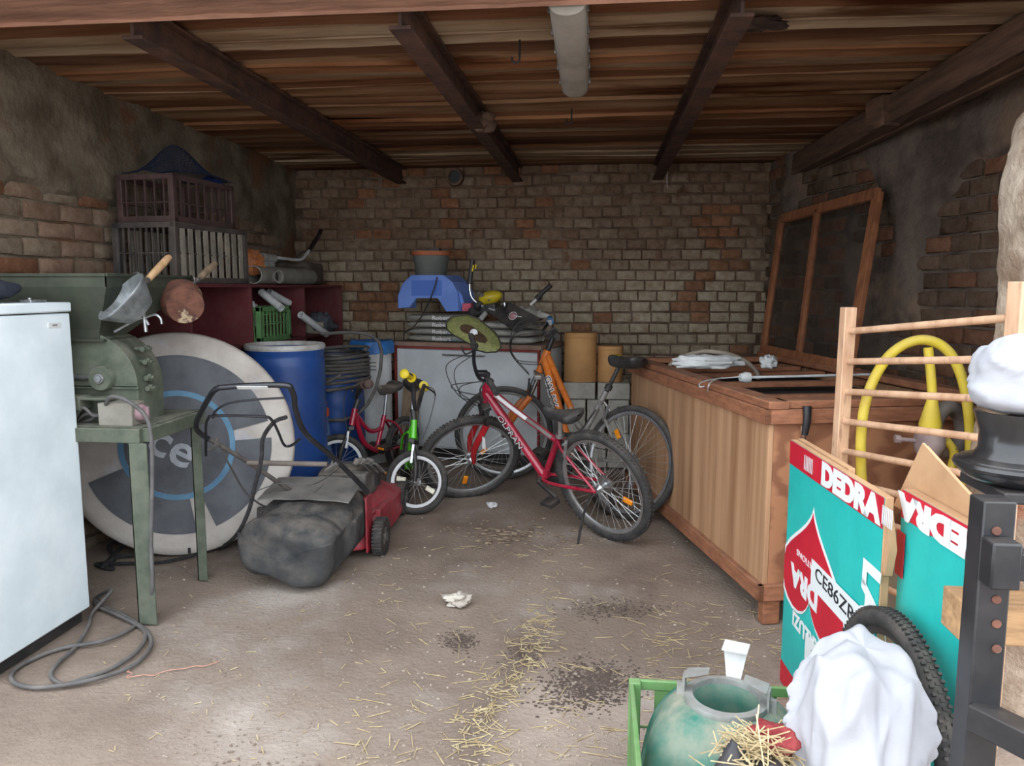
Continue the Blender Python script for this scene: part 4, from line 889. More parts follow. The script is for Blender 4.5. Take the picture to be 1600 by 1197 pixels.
for x, y in ((-1.12,3.87),(-1.165,4.52),(-1.60,3.87),(-1.575,4.45)):
    s = 1 if x > -1.4 else -1; z0 = zf(y); c_ = V((x, y, z0+.098)); b = B()
    b.lathe([(.05,-.026),(.09,-.026),(.098,-.016),(.098,.016),(.09,.026),(.05,.026),(.05,-.026)], c_, (1,0,0), 36)
    for i in range(30): a = 2*PI*i/30; b.box(c_+V((0,.098*math.cos(a),.098*math.sin(a))), (.05,.009,.009), Matrix.Rotation(a,3,'X'))
    w_ = b.build('wheel', m_tyre, t)
    b = B(); b.lathe([(0,.02),(.02,.03),(.03,.018),(.052,.012),(.07,.02),(.074,.024),(.074,-.02),(0,-.02)], c_, (s,0,0), 30)
    for i in range(6): a = 2*PI*i/6; b.bar(c_+V((s*.02,.02*math.cos(a),.02*math.sin(a))), c_+V((s*.02,.068*math.cos(a),.068*math.sin(a))), .01, .012)
    b.build('hub_cap', m_hose, w_)
# engine
m_eng = M('engine_dusty', c3(92,90,88), c3(58,58,58), s=10, rough=.85, dust=.7, bump=.5)
b = B(); b.lathe([(0,0),(.155,0),(.165,.03),(.165,.10),(.15,.13),(.12,.145),(0,.155)], (-1.385,4.15,z4+.25), n=40); b.box((-1.36,4.06,z4+.345),(.26,.2,.10)); b.wob(.006,12); en = b.build('engine', m_eng, t, bevel=.008)
b = B(); b.box((-1.40,4.0,z4+.30),(.3,.06,.10)); b.build('engine_shroud', m_black, en, bevel=.015)
q = PY(517, 766, 3.965); B().box((q.x,3.966,q.z),(.075,.004,.05)).build('warning_label', m_yellow, en); B().box((q.x,3.9635,q.z+.012),(.06,.002,.006)).box((q.x,3.9635,q.z+.02),(.05,.002,.004)).build('label_print', m_blk, en)
b = B()
for k in range(5): q = V((-1.30+.02*k,4.02+.02*(k%2),z4+.43)); b.cyl(q, q+V((.01,.02,.03)), .018, n=8); b.tube([q, q+V((.05,-.04,.02)), q+V((.08,.02,-.04))], .006, 6, 4)
b.build('carburettor', m_eng, en)
B().cyl((-1.25,4.16,z4+.29),(-1.25,4.16,z4+.38),.05,n=18).build('fuel_cap', m_black, en)
# handle: plane from deck rear to top bar
hp0 = V((-1.42,3.80,z4+.24)); tb = PY(390, 603, 3.08); hn = V((1,0,0)).cross(V((0,tb.y-hp0.y,tb.z-hp0.z))).normalized()
HP = lambda x, y, d=0: PP(x, y, hp0, hn)+hn*d
up_ = [HP(574,768), HP(524,718), HP(478,678), HP(462,640), HP(460,622), HP(455,608), HP(446,602), HP(400,602), HP(352,605), HP(340,607), HP(330,616), HP(312,648), HP(307,662), HP(310,674), HP(326,686)]
B().tube(up_, .0125, 12, 4).build('handle_bar', m_blackm, t)
B().tube([HP(326,686), HP(388,722), HP(455,768)], .0115, 10).build('lower_handle_tube', M('dusty_tube', c3(62,58,58), c3(90,84,80), s=12, rough=.6, dust=.5), t)
B().tube([HP(388,720,.012), HP(513,722,.012)], .0125, 10).build('cross_bar', M('taped_bar', c3(112,100,94), c3(88,80,76), s=10, rough=.8, dust=.5), t)
B().tube([HP(324,706,.02), HP(324,662,.02), HP(328,648,.02), HP(338,644,.02), HP(410,645,.02), HP(426,650,.02), HP(436,668,.02), HP(446,690,.02), HP(458,690,.02), HP(470,680,.02)], .0065, 8, 4).build('control_bail', m_blackm, t)
B().tube([HP(334,650,.01), HP(340,634,.03), HP(360,622,.03), HP(400,616,.03), HP(447,616,.02)], .005, 8, 4).build('clutch_bail', m_blackm, t)
b = B(); b.bar(HP(372,602,.013), HP(420,602,.013), .018, .004, hn); b.build('bar_sticker', m_wplas, t)
for px, py in ((520,722),(455,768),(338,690)): b = B(); p_ = HP(px,py); b.cyl(p_-hn*.02, p_+hn*.03, .008, n=8); b.bar(p_+hn*.03+V((-.03,0,-.02)), p_+hn*.03+V((.03,0,.02)), .02, .014, hn); b.build('clamp_knob', m_hose, t, bevel=.003)
B().tube([HP(345,692,.02), HP(365,725,.03), HP(390,765,.03), HP(425,787,.02), V((-1.55,3.75,z4+.38))], .005, 6, 6).tube([HP(395,765,.02), HP(440,750,.02), HP(490,752,.02), V((-1.38,3.98,z4+.42))], .0025, 6, 6).tube([HP(486,770,.03), HP(508,748,.03)],.0025,6).build('control_cable', m_cable, t)
# grass bag
m_bag = M('grass_bag', c3(58,60,62), c3(44,46,48), s=6, rough=.95, bump=.4, bs=120, dust=.35, c4=c3(150,144,136), s4=46, lo4=.76, hi4=.8)
def bagf(u, w):
    v = min(1, w*1.18); kk = 1 if w < .72 else (1-.22*((w-.72)/.127)**2 if w <= .847 else .78*(1-(w-.847)/.153)); a = 2*PI*u; e = 3.2; ca, sa = math.cos(a), math.sin(a); r = (abs(ca)**e+abs(sa)**e)**(-1/e)
    # v: 0 bottom rear ... runs from deck (0) to bag tail (1)
    y = 3.80-.44*v-(.02*math.sin(min(1,max(0,(w-.847)/.153))*PI/2)); tp = (1-.06*v)*kk
    cz = zf(y)+.05+.17-.03*v; hz = (.175-.005*v)*kk
    x = -1.425+.245*tp*ca*r-.015*v; z = cz+hz*sa*r
    fold = (.028*math.sin(v*9+x*13+z*6)*(1 if sa < .3 else .3)+.026*noise.noise(V((x*6,y*8,z*6)))+.010*abs(noise.noise(V((x*15,y*15,z*12)))))*sm(0,.15,v)
    z = max(z+fold-.05*v*sm(.2,.8,sa), zf(y)+.012)
    return V((x+fold*ca, y-.014*math.sin(z*24+x*9)-.02*noise.noise(V((x*9,z*8,3)))*sm(.7,.9,w), z))
b = B(); b.grid(bagf, 72, 60, cu=True); bgp = b.build('grass_bag', m_bag, t, angle=70)
b = B(); b.sheet(lambda u, v: V((-1.66+.47*u, 3.56+.27*v, zf(3.7)+.375+.045*v+.012*math.sin(u*PI)+.006*n2(u*4,v*4))), 12, 8, .006); b.build('rear_flap', M('flap_grey', c3(120,118,114), c3(88,86,84), s=6, rough=.85, dust=.3), t)
# ================================================================ along the back wall
m_cab = M('white_laminate', c3(206,210,212), c3(192,196,198), s=4, rough=.45, c4=c3(150,146,140), s4=30, lo4=.72, hi4=.78)
m_ctop = M('brown_worktop', c3(146,116,100), c3(116,92,80), s=5, rough=.7, dust=.5)
m_redge = M('red_edging', c3(142,54,48), c3(120,44,40), s=8, rough=.6)
A_, C_ = V((-1.555,5.86,0)), V((-.40,5.52,0)); cu = (C_-A_).normalized(); cn = V((-cu.y,cu.x,0)); CL = (C_-A_).length
ztop = 1.035; zb0 = zf(5.75)+.0
t = thing('kitchen_cabinet', 'white laminate cabinet with brown worktop and red edging against back wall', 'cabinet', (A_+C_)/2+cn*.25+V((0,0,zb0)))
Mc = Matrix.Identity(3); Mc.col[0] = cu; Mc.col[1] = cn; Mc.col[2] = V((0,0,1))
def cbx(b, u, d, z, L_, D_, Hh): return b.box(A_+cu*u+cn*d+V((0,0,z)), (L_,D_,Hh), Mc)
cbx(B(), CL/2, .27, (zb0+.09+ztop-.04)/2, CL, .48, ztop-.13-zb0).build('body', m_cab, t)
dr = cbx(B(), CL/2, .02, (zb0+.10+ztop-.05)/2, CL-.03, .02, ztop-.16-zb0).build('front_panel', m_cab, t, bevel=.002)
b = B(); h0 = A_+cu*(CL*.36)+V((0,0,PY(720,555,5.7).z))-cn*.018; b.tube([h0+cn*.02, h0-cn*.008, h0+cu*.34-cn*.008, h0+cu*.34+cn*.02], .006, 8); b.build('handle', m_steel, dr)
cbx(B(), CL/2, .26, ztop-.014, CL+.05, .55, .034).build('worktop', m_ctop, t, bevel=.004)
b = B(); cbx(b, CL/2, .012, ztop-.04, CL+.01, .03, .016); cbx(b, .004, .012, (zb0+ztop)/2, .014, .03, ztop-.1-zb0); cbx(b, CL-.004, .012, (zb0+ztop)/2, .014, .03, ztop-.1-zb0); b.build('edging', m_redge, t)
cbx(B(), CL/2, .1, zb0+.045, CL-.04, .1, .09).build('plinth', m_black, t)
top = lambda u, d: A_+cu*u+cn*d+V((0,0,ztop+.003))
# stacked printed bags
m_bagp = M('grey_film_bag', c3(160,156,146), c3(128,125,118), s=9, rough=.45, c4=c3(112,130,134), s4=3, lo4=.55, hi4=.62, bump=.4, bs=16, stretch=(1,1,6))
m_bagw = M('white_film_bag', c3(178,176,168), c3(140,138,132), s=8, rough=.4, bump=.4, bs=16, stretch=(1,1,5))
def sack(nm, label, u, d, z0, L_, D_, Hh, mat, grp, lab=None, rz=0, n=0):
    base = top(u, d)+V((0,0,z0)); t = thing(nm, label, 'bag', base, group=grp); b = B()
    def fn(a, v):
        an = 2*PI*a; e = 5; ca, sa = math.cos(an), math.sin(an); r = (abs(ca)**e+abs(sa)**e)**(-1/e)
        k = math.sin(PI*v)**.28 if 0 < v < 1 else 0
        p = cu*(L_/2*ca*r*k)+cn*(D_/2*sa*r*k)+V((0,0,Hh/2-(Hh/2)*math.cos(PI*v)*(1 if v > .0 else 1)))
        w = .008*noise.noise(V((ca*4+n,sa*4,v*6)))
        return base+p+(cu*ca+cn*sa)*w
    b.grid(fn, 40, 10, cu=True); b.build('sack', mat, t, angle=60)
    if lab:
        M_ = basis(base-cn*(D_/2+.006)+cu*lab[1]+V((0,0,Hh/2)), cu, V((0,0,1)))
        text(t, 'lettering', lab[0], m_wht, M_, Hh*.8, 1.35, bold=.001)
    return t
for k, w_ in enumerate(('bottom','second','third','top')):
    sack('printed_bag', '%s grey printed film bag in the stack under the blue stool' % w_, .36, .20, k*.053, .60+.02*(k%2), .34, .052, m_bagp, 'stacked printed bags', ('Robert', .04), n=k)
for k, w_ in enumerate(('bottom','middle','top')):
    sack('pale_bag', '%s pale film bag in the stack under the black guard plate' % w_, .90, .19, k*.055, .50-.02*k, .34, .054, m_bagw, 'stacked pale bags', n=9+k)
# crumpled clear film on the stacks
rag('plastic_film', 'crumpled clear plastic film on the pale bag stack beside brick wall', top(1.03,.24)+V((0,0,.166)), (.12,.1,.06), M('clear_film', c3(150,146,138), c3(176,172,164), s=8, rough=.3, bump=.5), 'film', 8, .5)
# blue plastic step stool lying on the bags
t = thing('plastic_stool', 'blue plastic step stool lying on the stacked bags', 'stool', top(.33,.2)+V((0,0,.215)))
m_stool = M('stool_blue', c3(118,150,222), c3(100,134,208), s=4, rough=.5, dust=.2)
YQ = 5.80; S_ = lambda x, y, d=0: PP(x, y, A_+cn*(.06+d), cn)
out = [(623,482),(623,462),(630,444),(643,431),(692,431),(706,442),(714,458),(717,486),(697,487),(684,466),(650,466),(640,480)]
b = B(); b.prism([S_(*p) for p in out], cn*.02); b.build('end_panel', m_stool, t, bevel=.004)
b = B(); inn = [(643,438),(690,438),(690,462),(643,462)]; b.prism([S_(p[0],p[1],-.004) for p in inn], cn*.004); b.build('dark_face_panel', M('stool_blue_dark', c3(84,118,198), rough=.5), t)  # flat darker blue panel laid on the end face
for seg in (((623,482),(623,462)),((623,462),(630,444)),((630,444),(643,431)),((643,431),(692,431)),((692,431),(706,442)),((706,442),(714,458)),((714,458),(719,486))):
    a_, c_ = S_(*seg[0]), S_(*seg[1]); b = B(); b.prism([a_, c_, c_+cn*.24+cu*.02, a_+cn*.24+cu*.02], (c_-a_).cross(cn).normalized()*.006); b.build('shell_panel', m_stool, t)
b = B(); b.prism([S_(708,444,.02), S_(722,462,.02), S_(727,486,.02), S_(716,486,.02)], cn*.18); b.build('foot', m_stool, t, bevel=.003)
# bucket with orange rim on stool
zq = S_(672,431).z+.004; bc_ = S_(674,431,.13)
t = thing('bucket', 'grey bucket holding an orange rimmed pot on the blue stool', 'bucket', (bc_.x,bc_.y,zq)); hB = S_(672,400,.13).z-zq
B().lathe([(0,0),(.115,0),(.12,.01),(.142,hB),(.136,hB),(.114,.015),(0,.012)], (bc_.x,bc_.y,zq), n=36).build('body', M('bucket_grey', c3(104,108,104), c3(86,90,86), s=6, rough=.6, dust=.3), t)
t2 = thing('flower_pot', 'orange plastic flower pot nested in the grey bucket', 'pot', (bc_.x,bc_.y,zq+hB)); B().lathe([(.10,-.03),(.135,-.03),(.14,-.002),(.152,.0),(.155,.03),(.145,.03),(.12,-.005),(.0,-.03)], (bc_.x,bc_.y,zq+hB+.004), n=36).build('rim', M('pot_orange', c3(178,100,66), c3(158,86,56), s=8, rough=.7, dust=.3), t2)
B().lathe([(.0,-.028),(.128,-.02)], (bc_.x,bc_.y,zq+hB+.02), n=30).build('soil', m_dust, t2)
b = B(); q = V((bc_.x+.03,bc_.y,zq+hB+.012)); b.box(q+V((0,0,.026)),(.09,.08,.05)); b.box(q+V((-.06,.0,.022)),(.07,.09,.035)); tag(single(b.build('dark_block', m_dcrate, bevel=.006)), 'two dark lumps lying in the orange pot', 'block')
# cord hanging over stool
cs = [S_(683,433,-.02), S_(680,446,-.03), S_(672,468,-.04), S_(660,492,-.05), S_(645,512,-.045), S_(632,520,-.04), S_(631,532,-.03)]
tag(single(B().tube(cs, .005, 6, 6).build('electric_cord', m_black)), 'thin black cord hanging over blue stool and grey bags', 'cord')
# small pink sponge
b = B(); q = S_(731,480,.0); b.box(V((q.x,q.y,q.z)),(.075,.05,.06),Mc); tag(single(b.build('pink_box', M('pink', c3(204,96,112), c3(176,80,96), s=10, rough=.6), bevel=.006)), 'small pink box between the blue stool and the yellow engine', 'box')
# ---- brush cutter engine
t = thing('brush_cutter', 'yellow and black brush cutter engine with handlebars lying on the worktop', 'brush cutter', top(.75,.18)+V((0,0,.21)))
m_yc = M('yellow_cover', c3(206,184,40), c3(178,156,34), s=10, rough=.4, dust=.1)
E_ = lambda x, y, d=.05: PP(x, y, A_+cn*d, cn)
c_ = E_(766,465); b = B(); b.sph(c_, (.095,.08,.052), 22, 12, Mc @ Matrix.Rotation(-.25,3,'Y')); ev = b.build('engine_cover', m_yc, t)
for k in range(5): b = B(); p_ = E_(748+4*k, 458+2*k, -.02); b.bar(p_+V((0,0,-.02)), p_+V((0,0,.012)), .008, .012); b.build('cooling_slot', m_black, ev)
b = B(); b.box(E_(758,484,.06), (.22,.12,.07), Mc @ Matrix.Rotation(-.2,3,'Y')); b.cyl(E_(745,476,.0), E_(752,480,.0), .04, n=16); b.cyl(E_(785,478,-.01), E_(792,480,.0), .03, n=14); b.box(E_(742,490,.06),(.07,.1,.08),Mc); b.wob(.004,14); b.build('crankcase', m_black, t, bevel=.012)
b = B(); b.cyl(E_(753,478,-.03), E_(756,479,-.03), .016, n=12); b.bar(E_(764,482,-.03), E_(774,485,-.03), .012, .01); b.cyl(E_(788,473,-.02), E_(789,478,-.02), .012, n=10); b.build('bright_fittings', m_alu, t)
B().tube([E_(755,478,.02), E_(744,472,.0), E_(737,464,-.01), E_(734,452,-.01), E_(734,440,-.01)], .009, 10, 5).build('handle_tube', m_chrome, t)
g1 = B().tube([E_(734,442,-.01), E_(736,424,-.01), E_(738,406,-.01)], .018, 12, 3).cyl(E_(734,444,-.01), E_(734,440,-.01), .024, n=14).build('throttle_grip', m_black, t)
B().bar(E_(740,414,-.04), E_(738,424,-.04), .006, .01).bar(E_(744,413,-.02),E_(743,420,-.02),.008,.008).build('throttle_switch', m_yellow, g1)
B().cyl(E_(829,476,.06), E_(842,464,.06), .010, n=10).build('support_tube', m_wplas, t)
B().tube([E_(840,466,.06), E_(850,455,.06), E_(861,446,.06)], .0175, 12, 3).cyl(E_(839,467,.06), E_(843,463,.06), .024, n=12).build('support_grip', m_black, t)
B().tube([E_(760,488,.0), E_(750,500,-.02), E_(742,512,-.04)], .02, 10, 3).build('shaft', m_grey, t)
# guard plate
t = thing('black_guard', 'flat black plastic guard plate with pale sticker on the pale bags', 'guard', E_(800,495,-.02))
g_ = [(762,487),(795,472),(845,497),(806,520)]; gp = [PP(x, y, E_(800,497,-.05), cn*.85-V((0,0,.5))) for x, y in g_]
nn = (gp[1]-gp[0]).cross(gp[2]-gp[0]).normalized(); nn = nn if nn.y < 0 else -nn
b = B(); b.prism(gp, -nn*.012); b.build('plate', m_black, t, bevel=.004)
ct = sum(gp, V())/4; ex = (gp[2]-gp[0]).normalized(); ey = nn.cross(ex); b = B(); b.tor(ct+nn*.004, nn, .03, .0025, 24, 6); b.bar(ct+nn*.004, ct+nn*.004+ex*.07+ey*.0, .004, .004); b.build('warning_triangle', m_wht, t)
b = B(); b.lathe([(0,.003),(.022,.003),(.022,0)], ct, nn, 18); b.build('pink_symbol', M('pink_mark', c3(170,120,124), rough=.5), t)
# ---- olive shield over the red bike's handlebar
t = thing('olive_shield', 'olive green moulded shield with rusty bolted centre hanging over the crimson handlebar', 'shield', PY(745,548,4.80))
SH = lambda x, y, d=0: PY(x, y, 4.98-(y-520)*.004-d)
m_ol = M('olive_plastic', c3(142,146,86), c3(112,116,66), s=40, rough=.5, bump=.5, bs=90, c4=c3(170,166,110), s4=60, lo4=.6, hi4=.66, dust=.2)
rim_ = [(697,505),(704,496),(718,492),(732,492),(748,498),(762,510),(774,520),(781,532),(783,543),(776,550),(760,551),(744,547),(735,538),(722,531),(706,522),(698,514)]
cxy = (740,520); b = B()
def shf(u, v):
    k = u*len(rim_); i = int(k) % len(rim_); f = k-int(k); a_, c_ = rim_[i], rim_[(i+1) % len(rim_)]
    x = a_[0]+(c_[0]-a_[0])*f; y = a_[1]+(c_[1]-a_[1])*f; w = v
    return SH(cxy[0]+(x-cxy[0])*w, cxy[1]+(y-cxy[1])*w, .05*math.cos(w*PI/2)+.012*math.sin(u*2*PI*2)*w)
b.grid(shf, 64, 10, cu=True); o = b.build('shell', m_ol, t, angle=60); md = o.modifiers.new('solid','SOLIDIFY'); md.thickness = .006
b = B(); b.tube([shf(k/64, 1) for k in range(64)], .005, 6, closed=True); b.build('edge_bead', m_black, t)
b = B(); b.grid(lambda u, v: shf(u, v*.42*(1+.25*math.sin(u*2*PI*2+1)))+V((0,-.006,0)), 40, 6, cu=True); b.build('brown_centre', M('brown_stain', c3(84,62,44), c3(66,50,38), s=20, rough=.7), t)
b = B(); p_ = shf(0,0)+V((0,-.008,0)); b.cyl(p_, p_+V((.004,-.012,0)), .026, n=20); b.cyl(p_, p_+V((.006,-.024,0)), .012, n=6); b.build('bolt', m_steel, t)
B().tube([SH(738,528,.0), SH(740,540,-.02), SH(741,553,-.02)], .012, 8, 3).build('bracket', m_rust, t)
# ---- pale blocks and tan fibre drums
m_blk2 = M('aerated_block', c3(182,178,168), c3(160,156,146), s=8, rough=.95, bump=.5, bs=40)
YBk = 5.62; rows = [[(880,598,931,626),(933,604,985,628)],[(880,627,914,682),(917,627,946,682),(949,629,983,680)],[(884,684,946,738),(949,682,984,736)]]
bl = ['flat pale aerated block directly under the taller fibre drum','flat pale aerated block directly under the shorter fibre drum','pale upright block in middle course beside the cabinet','middle upright block of the pale block stack','pale upright block in middle course nearest the wooden chest','wide bottom block of the pale stack beside the cabinet','bottom block of the pale stack nearest the wooden chest']
k = 0; zt0 = PY(930,598,YBk).z; hts = [.13,.26,.27]; zc = zt0; 
zg = zf(5.75); scl = (zt0-zg)/sum(hts)
for ri, row in enumerate(rows):
    h_ = hts[ri]*scl; zc -= h_
    for (x0,y0,x1,y1) in row:
        a_, c_ = PY(x0, y1, YBk), PY(x1, y1, YBk); b = B()
        b.box(((a_.x+c_.x)/2, YBk+.13, zc+h_/2), (c_.x-a_.x-.006, .25, h_-.005), Matrix.Rotation(.03*((k%3)-1),3,'Z'))
        tag(single(b.build('aerated_block', m_blk2, bevel=.006)), bl[k], 'block', 'pale block stack'); k += 1
m_tan = M('tan_fibre', c3(186,140,88), c3(170,124,76), s=5, rough=.8, dust=.15)
for nm, (x0,x1,y0), lab in (('a',(881,932,519),'tall tan cylindrical fibre drum standing on the pale blocks'), ('b',(933,973,540),'shorter tan fibre drum beside the tall one on the pale blocks')):
    Yd = YBk+.13; a_, c_ = PY(x0,598,Yd), PY(x1,598,Yd); r_ = (c_.x-a_.x)/2; cx_ = (a_.x+c_.x)/2; hh = PY(x0,y0,Yd).z-zt0
    t = thing('fibre_drum', lab, 'drum', (cx_,Yd,zt0)); B().lathe([(0,0),(r_,0),(r_,.012),(r_*.985,.02),(r_*.985,hh*.9),(r_,hh*.905),(r_,hh),(0,hh)], (cx_,Yd,zt0), n=40).build('body', m_tan, t)
    B().tor((cx_,Yd,zt0+hh*.9), (0,0,1), r_, .004, 40, 6).build('lid_band', m_tan, t)
# grey board and sack leaning in the gap behind the children's bikes
b = B(); p0 = V((-1.50,5.68,zf(5.68))); b.prism([p0, p0+V((.13,0,0)), p0+V((.17,.09,.62)), p0+V((.04,.09,.66))], (0,.03,0)); tag(single(b.build('weathered_board', m_gwood, bevel=.006)), 'weathered grey board leaning in the gap beside the white drum', 'board')

# ================================================================ right side and foreground
m_plyV = M('plywood_upright', c3(192,150,114), c3(150,108,76), s=1.7, lo=.36, hi=.66, rough=.65, stretch=(9,9,.3), bump=.1, dust=.12, detail=7)
m_plyF = M('plywood_swirl', c3(172,120,86), c3(138,90,64), lo=.2, hi=.85, rough=.65, wave=3.2, distort=9, stretch=(.7,.7,1.6), bump=.1, dust=.1)
m_trim = M('brown_trim_wood', c3(164,106,74), c3(134,84,58), s=6, rough=.65, stretch=(2,2,8), dust=.35, bump=.15)
m_crib = M('beech', c3(216,178,146), c3(188,148,118), s=4, rough=.55, stretch=(5,5,1), bump=.1, c4=c3(166,130,106), s4=7, lo4=.62, hi4=.7)
CN = V((.725,3.25,0)); cd_ = V((-.235,.972,0)).normalized(); ce_ = V((cd_.y,-cd_.x,0)); CLn, CWd = 2.02, 1.08
CB, CT = .125, .985
t = thing('wooden_chest', 'large open plywood chest with brown trim boards and short feet', 'chest', CN+ce_*CWd/2+cd_*CLn/2+V((0,0,.02)))
Mch = Matrix.Identity(3); Mch.col[0] = ce_; Mch.col[1] = cd_; Mch.col[2] = V((0,0,1))
def ch(e, d, z, a, b_, c_, B0=None): return (B0 or B()).box(CN+ce_*e+cd_*d+V((0,0,z)), (a,b_,c_), Mch)
ch(.012, CLn/2, (CB+CT)/2-.02, .022, CLn, CT-CB-.06).build('side_panel', m_plyV, t)
ch(CWd-.012, CLn/2, (CB+CT)/2-.02, .022, CLn, CT-CB-.06).build('side_panel', m_plyV, t)
ch(CWd/2, .012, (CB+CT)/2-.02, CWd-.05, .022, CT-CB-.06).build('front_panel', m_plyF, t)
ch(CWd/2, CLn-.012, (CB+CT)/2-.02, CWd-.05, .022, CT-CB-.06).build('back_panel', m_plyF, t)
ch(CWd/2, CLn/2, .45, CWd-.05, CLn-.05, .02).build('inner_floor', m_plyF, t)
for e, d, a, c_ in ((-.012,CLn/2,.026,CLn+.05),(CWd+.012,CLn/2,.026,CLn+.05)):
    ch(e, d, CT-.065, a, c_, .062).build('upper_trim', m_trim, t, bevel=.003); ch(e, d, CB+.035, a, c_, .07).build('lower_trim', m_trim, t, bevel=.003)
for d in (-.012, CLn+.012):
    ch(CWd/2, d, CT-.065, CWd+.05, .026, .062).build('upper_trim', m_trim, t, bevel=.003); ch(CWd/2, d, CB+.035, CWd+.05, .026, .07).build('lower_trim', m_trim, t, bevel=.003)
for e, w_ in ((.03,.09),(CWd-.03,.09)): ch(e, CLn/2, CT-.016, w_, CLn+.06, .034).build('top_rim', m_trim, t, bevel=.004)
for d in (.03, CLn-.03): ch(CWd/2, d, CT-.016, CWd-.1, .09, .034).build('top_rim', m_trim, t, bevel=.004)
ch(.055, .035, (CB+CT)/2, .04, .04, CT-CB-.05).build('corner_post', m_trim, t)
for e in (.05, CWd-.05):
    for d in (.03, CLn-.05):
        p_ = CN+ce_*e+cd_*d; z0 = zf(p_.y); ch(e, d, (CB+z0)/2, .075, .05, CB-z0+.01).build('foot', m_trim, t, bevel=.003)
# dark mesh tray and rails inside
ch(CWd/2, CLn/2, CT-.10, CWd-.08, CLn-.1, .004).build('dark_mesh', M('dark_mesh', c3(52,46,44), c3(34,32,32), s=60, rough=.9), t)
for d in (.45, .95, 1.42, 1.72): ch(CWd/2, d, CT-.055, CWd-.08, .05, .03).build('inner_rail', m_trim, t, bevel=.003)
# lever latch on the front
q = PP(1254, 655, CN, cd_); t2 = B(); t2.tube([q+V((0,0,.06))-cd_*.032, q-cd_*.036, q+V((-.004,0,-.06))-cd_*.03], .017, 12, 4, rs=lambda u: .019-.005*u); lv = t2.build('latch_lever', m_blackm, t)
b = B(); q2 = PP(1250, 700, CN, cd_); b.box(q2+V((.004,0,.03))-cd_*.014, (.02,.01,.14), Mch); b.tube([q+V((-.004,0,-.055))-cd_*.026, q2-cd_*.02], .006, 8); b.build('latch_plate', m_rust, lv)
# rod with string across the chest
q0, q1 = G(1165, 590, CT+.012), G(1165,590,CT+.012)+ce_*.72+cd_*.05
t = thing('plastic_rod', 'pale plastic rod with round cap laid across the wooden chest', 'rod', q0)
B().cyl(q0, q1, .007, n=10).build('rod', m_wplas, t); B().lathe([(0,-.03),(.02,-.03),(.03,.0),(.026,.022),(0,.022)], q0, ce_, 16).build('cap', m_wplas, t)
st = [q0+V((0,0,.006)), G(1130,591,CT+.01), G(1112,593,CT+.012), G(1095,598,CT+.012), G(1093,604,CT+.012), G(1100,604,CT+.01)]; tag(single(B().tube(st, .0032, 6, 6).tube([G(1128,590,CT+.012), G(1112,596,CT+.014), G(1107,603,CT+.012), PP(1106,612,CN-ce_*.03,ce_)], .0032, 6, 6).build('string', m_wplas)), 'white string looped over the chest rim', 'string')
# hoop pipe and white plastic on far end
HY = lambda x, y, d=0: PY(x, y, 4.72+d)
tag(single(B().tube([HY(1030,588), HY(1058,562), HY(1085,552), HY(1105,549), HY(1135,553), HY(1160,562), HY(1180,578), HY(1186,592)], .014, 10, 6).build('bent_pipe', M('bent_pipe', c3(164,152,136), c3(140,128,114), s=8, rough=.6, dust=.3))), 'bent grey plastic pipe arching over the far end of the chest', 'pipe')
rag('plastic_sheet', 'crumpled white plastic sheet on the far end of the chest', V((HY(1100,575).x,4.58,CT)), (.19,.06,.045), m_wplas, 'plastic', 14, .5)
rag('plastic_scrap', 'small white plastic scrap beside the screen frame foot', V((HY(1193,572).x,4.60,CT)), (.05,.05,.045), m_wplas, 'plastic', 17, .5)
# wooden screen frame leaning on right wall
wd = (RW1-RW0).normalized(); fb = V((1.40,4.85,1.0)); fn_ = (nr*math.cos(.26)+V((0,0,math.sin(.26)))).normalized()
F_ = lambda x, y: PP(x, y, fb, fn_)
t = thing('screen_frame', 'wooden window screen frame with two mesh panes leaning behind the chest', 'frame', F_(1255,562))
m_fw = M('frame_wood', c3(158,102,68), c3(128,80,54), s=5, rough=.7, stretch=(4,4,1), bump=.15)
TL, TR, BL, BR = F_(1222,342), F_(1372,302), F_(1193,547), F_(1326,575); mT, mB = TL.lerp(TR,.43), BL.lerp(BR,.47)
for nm, a_, c_, w_ in (('stile',TL,BL,.055),('stile',TR,BR,.075),('mullion',mT,mB,.045),('rail',TL,TR,.07),('rail',BL,BR,.075)): B().bar(a_, c_, w_, .035, fn_).build(nm, m_fw, t, bevel=.004)
m_msh = M('fly_mesh', c3(70,66,62), c3(58,54,50), s=30, rough=.8, alpha=.16)
for q4 in ((TL,mT,mB,BL),(mT,TR,BR,mB)):
    b = B(); b.prism([p-fn_*.004 for p in q4], fn_*.002); b.build('mesh_pane', m_msh, t)
b = B(); b.bar(BL+V((-.03,0,-.03)), BR+V((.05,-.02,-.02)), .04, .04); tag(single(b.build('support_batten', m_fw, bevel=.004)), 'brown batten on the chest under the screen frame', 'batten')

# ---- wooden rack with dowels
lp = lambda y: PY(1326, y, 3.05); rp_ = lambda y: PY(1590, y, 2.40)
t = thing('dowel_rack', 'beech wood cot side with round dowel bars standing by the doorway', 'rack', V((lp(600).x, 2.75, 0)))
L0, R0 = lp(480), rp_(440); B().bar(V((L0.x,L0.y,L0.z)), V((L0.x-.01,L0.y,.02)), .052, .034, (R0-L0)).build('post', m_crib, t, bevel=.003)
B().bar(V((R0.x+.012,R0.y,R0.z)), V((R0.x+.012,R0.y,.02)), .052, .05, (R0-L0)).build('post', m_crib, t, bevel=.003)
z0l, z0r = lp(518).z, rp_(496).z
for i in range(10):
    a_, c_ = V((L0.x,L0.y,z0l-.1155*i)), V((R0.x,R0.y,z0r-.1225*i))
    if min(a_.z,c_.z) < .06: break
    B().cyl(a_, c_, .0125, n=12).build('dowel', m_crib, t)
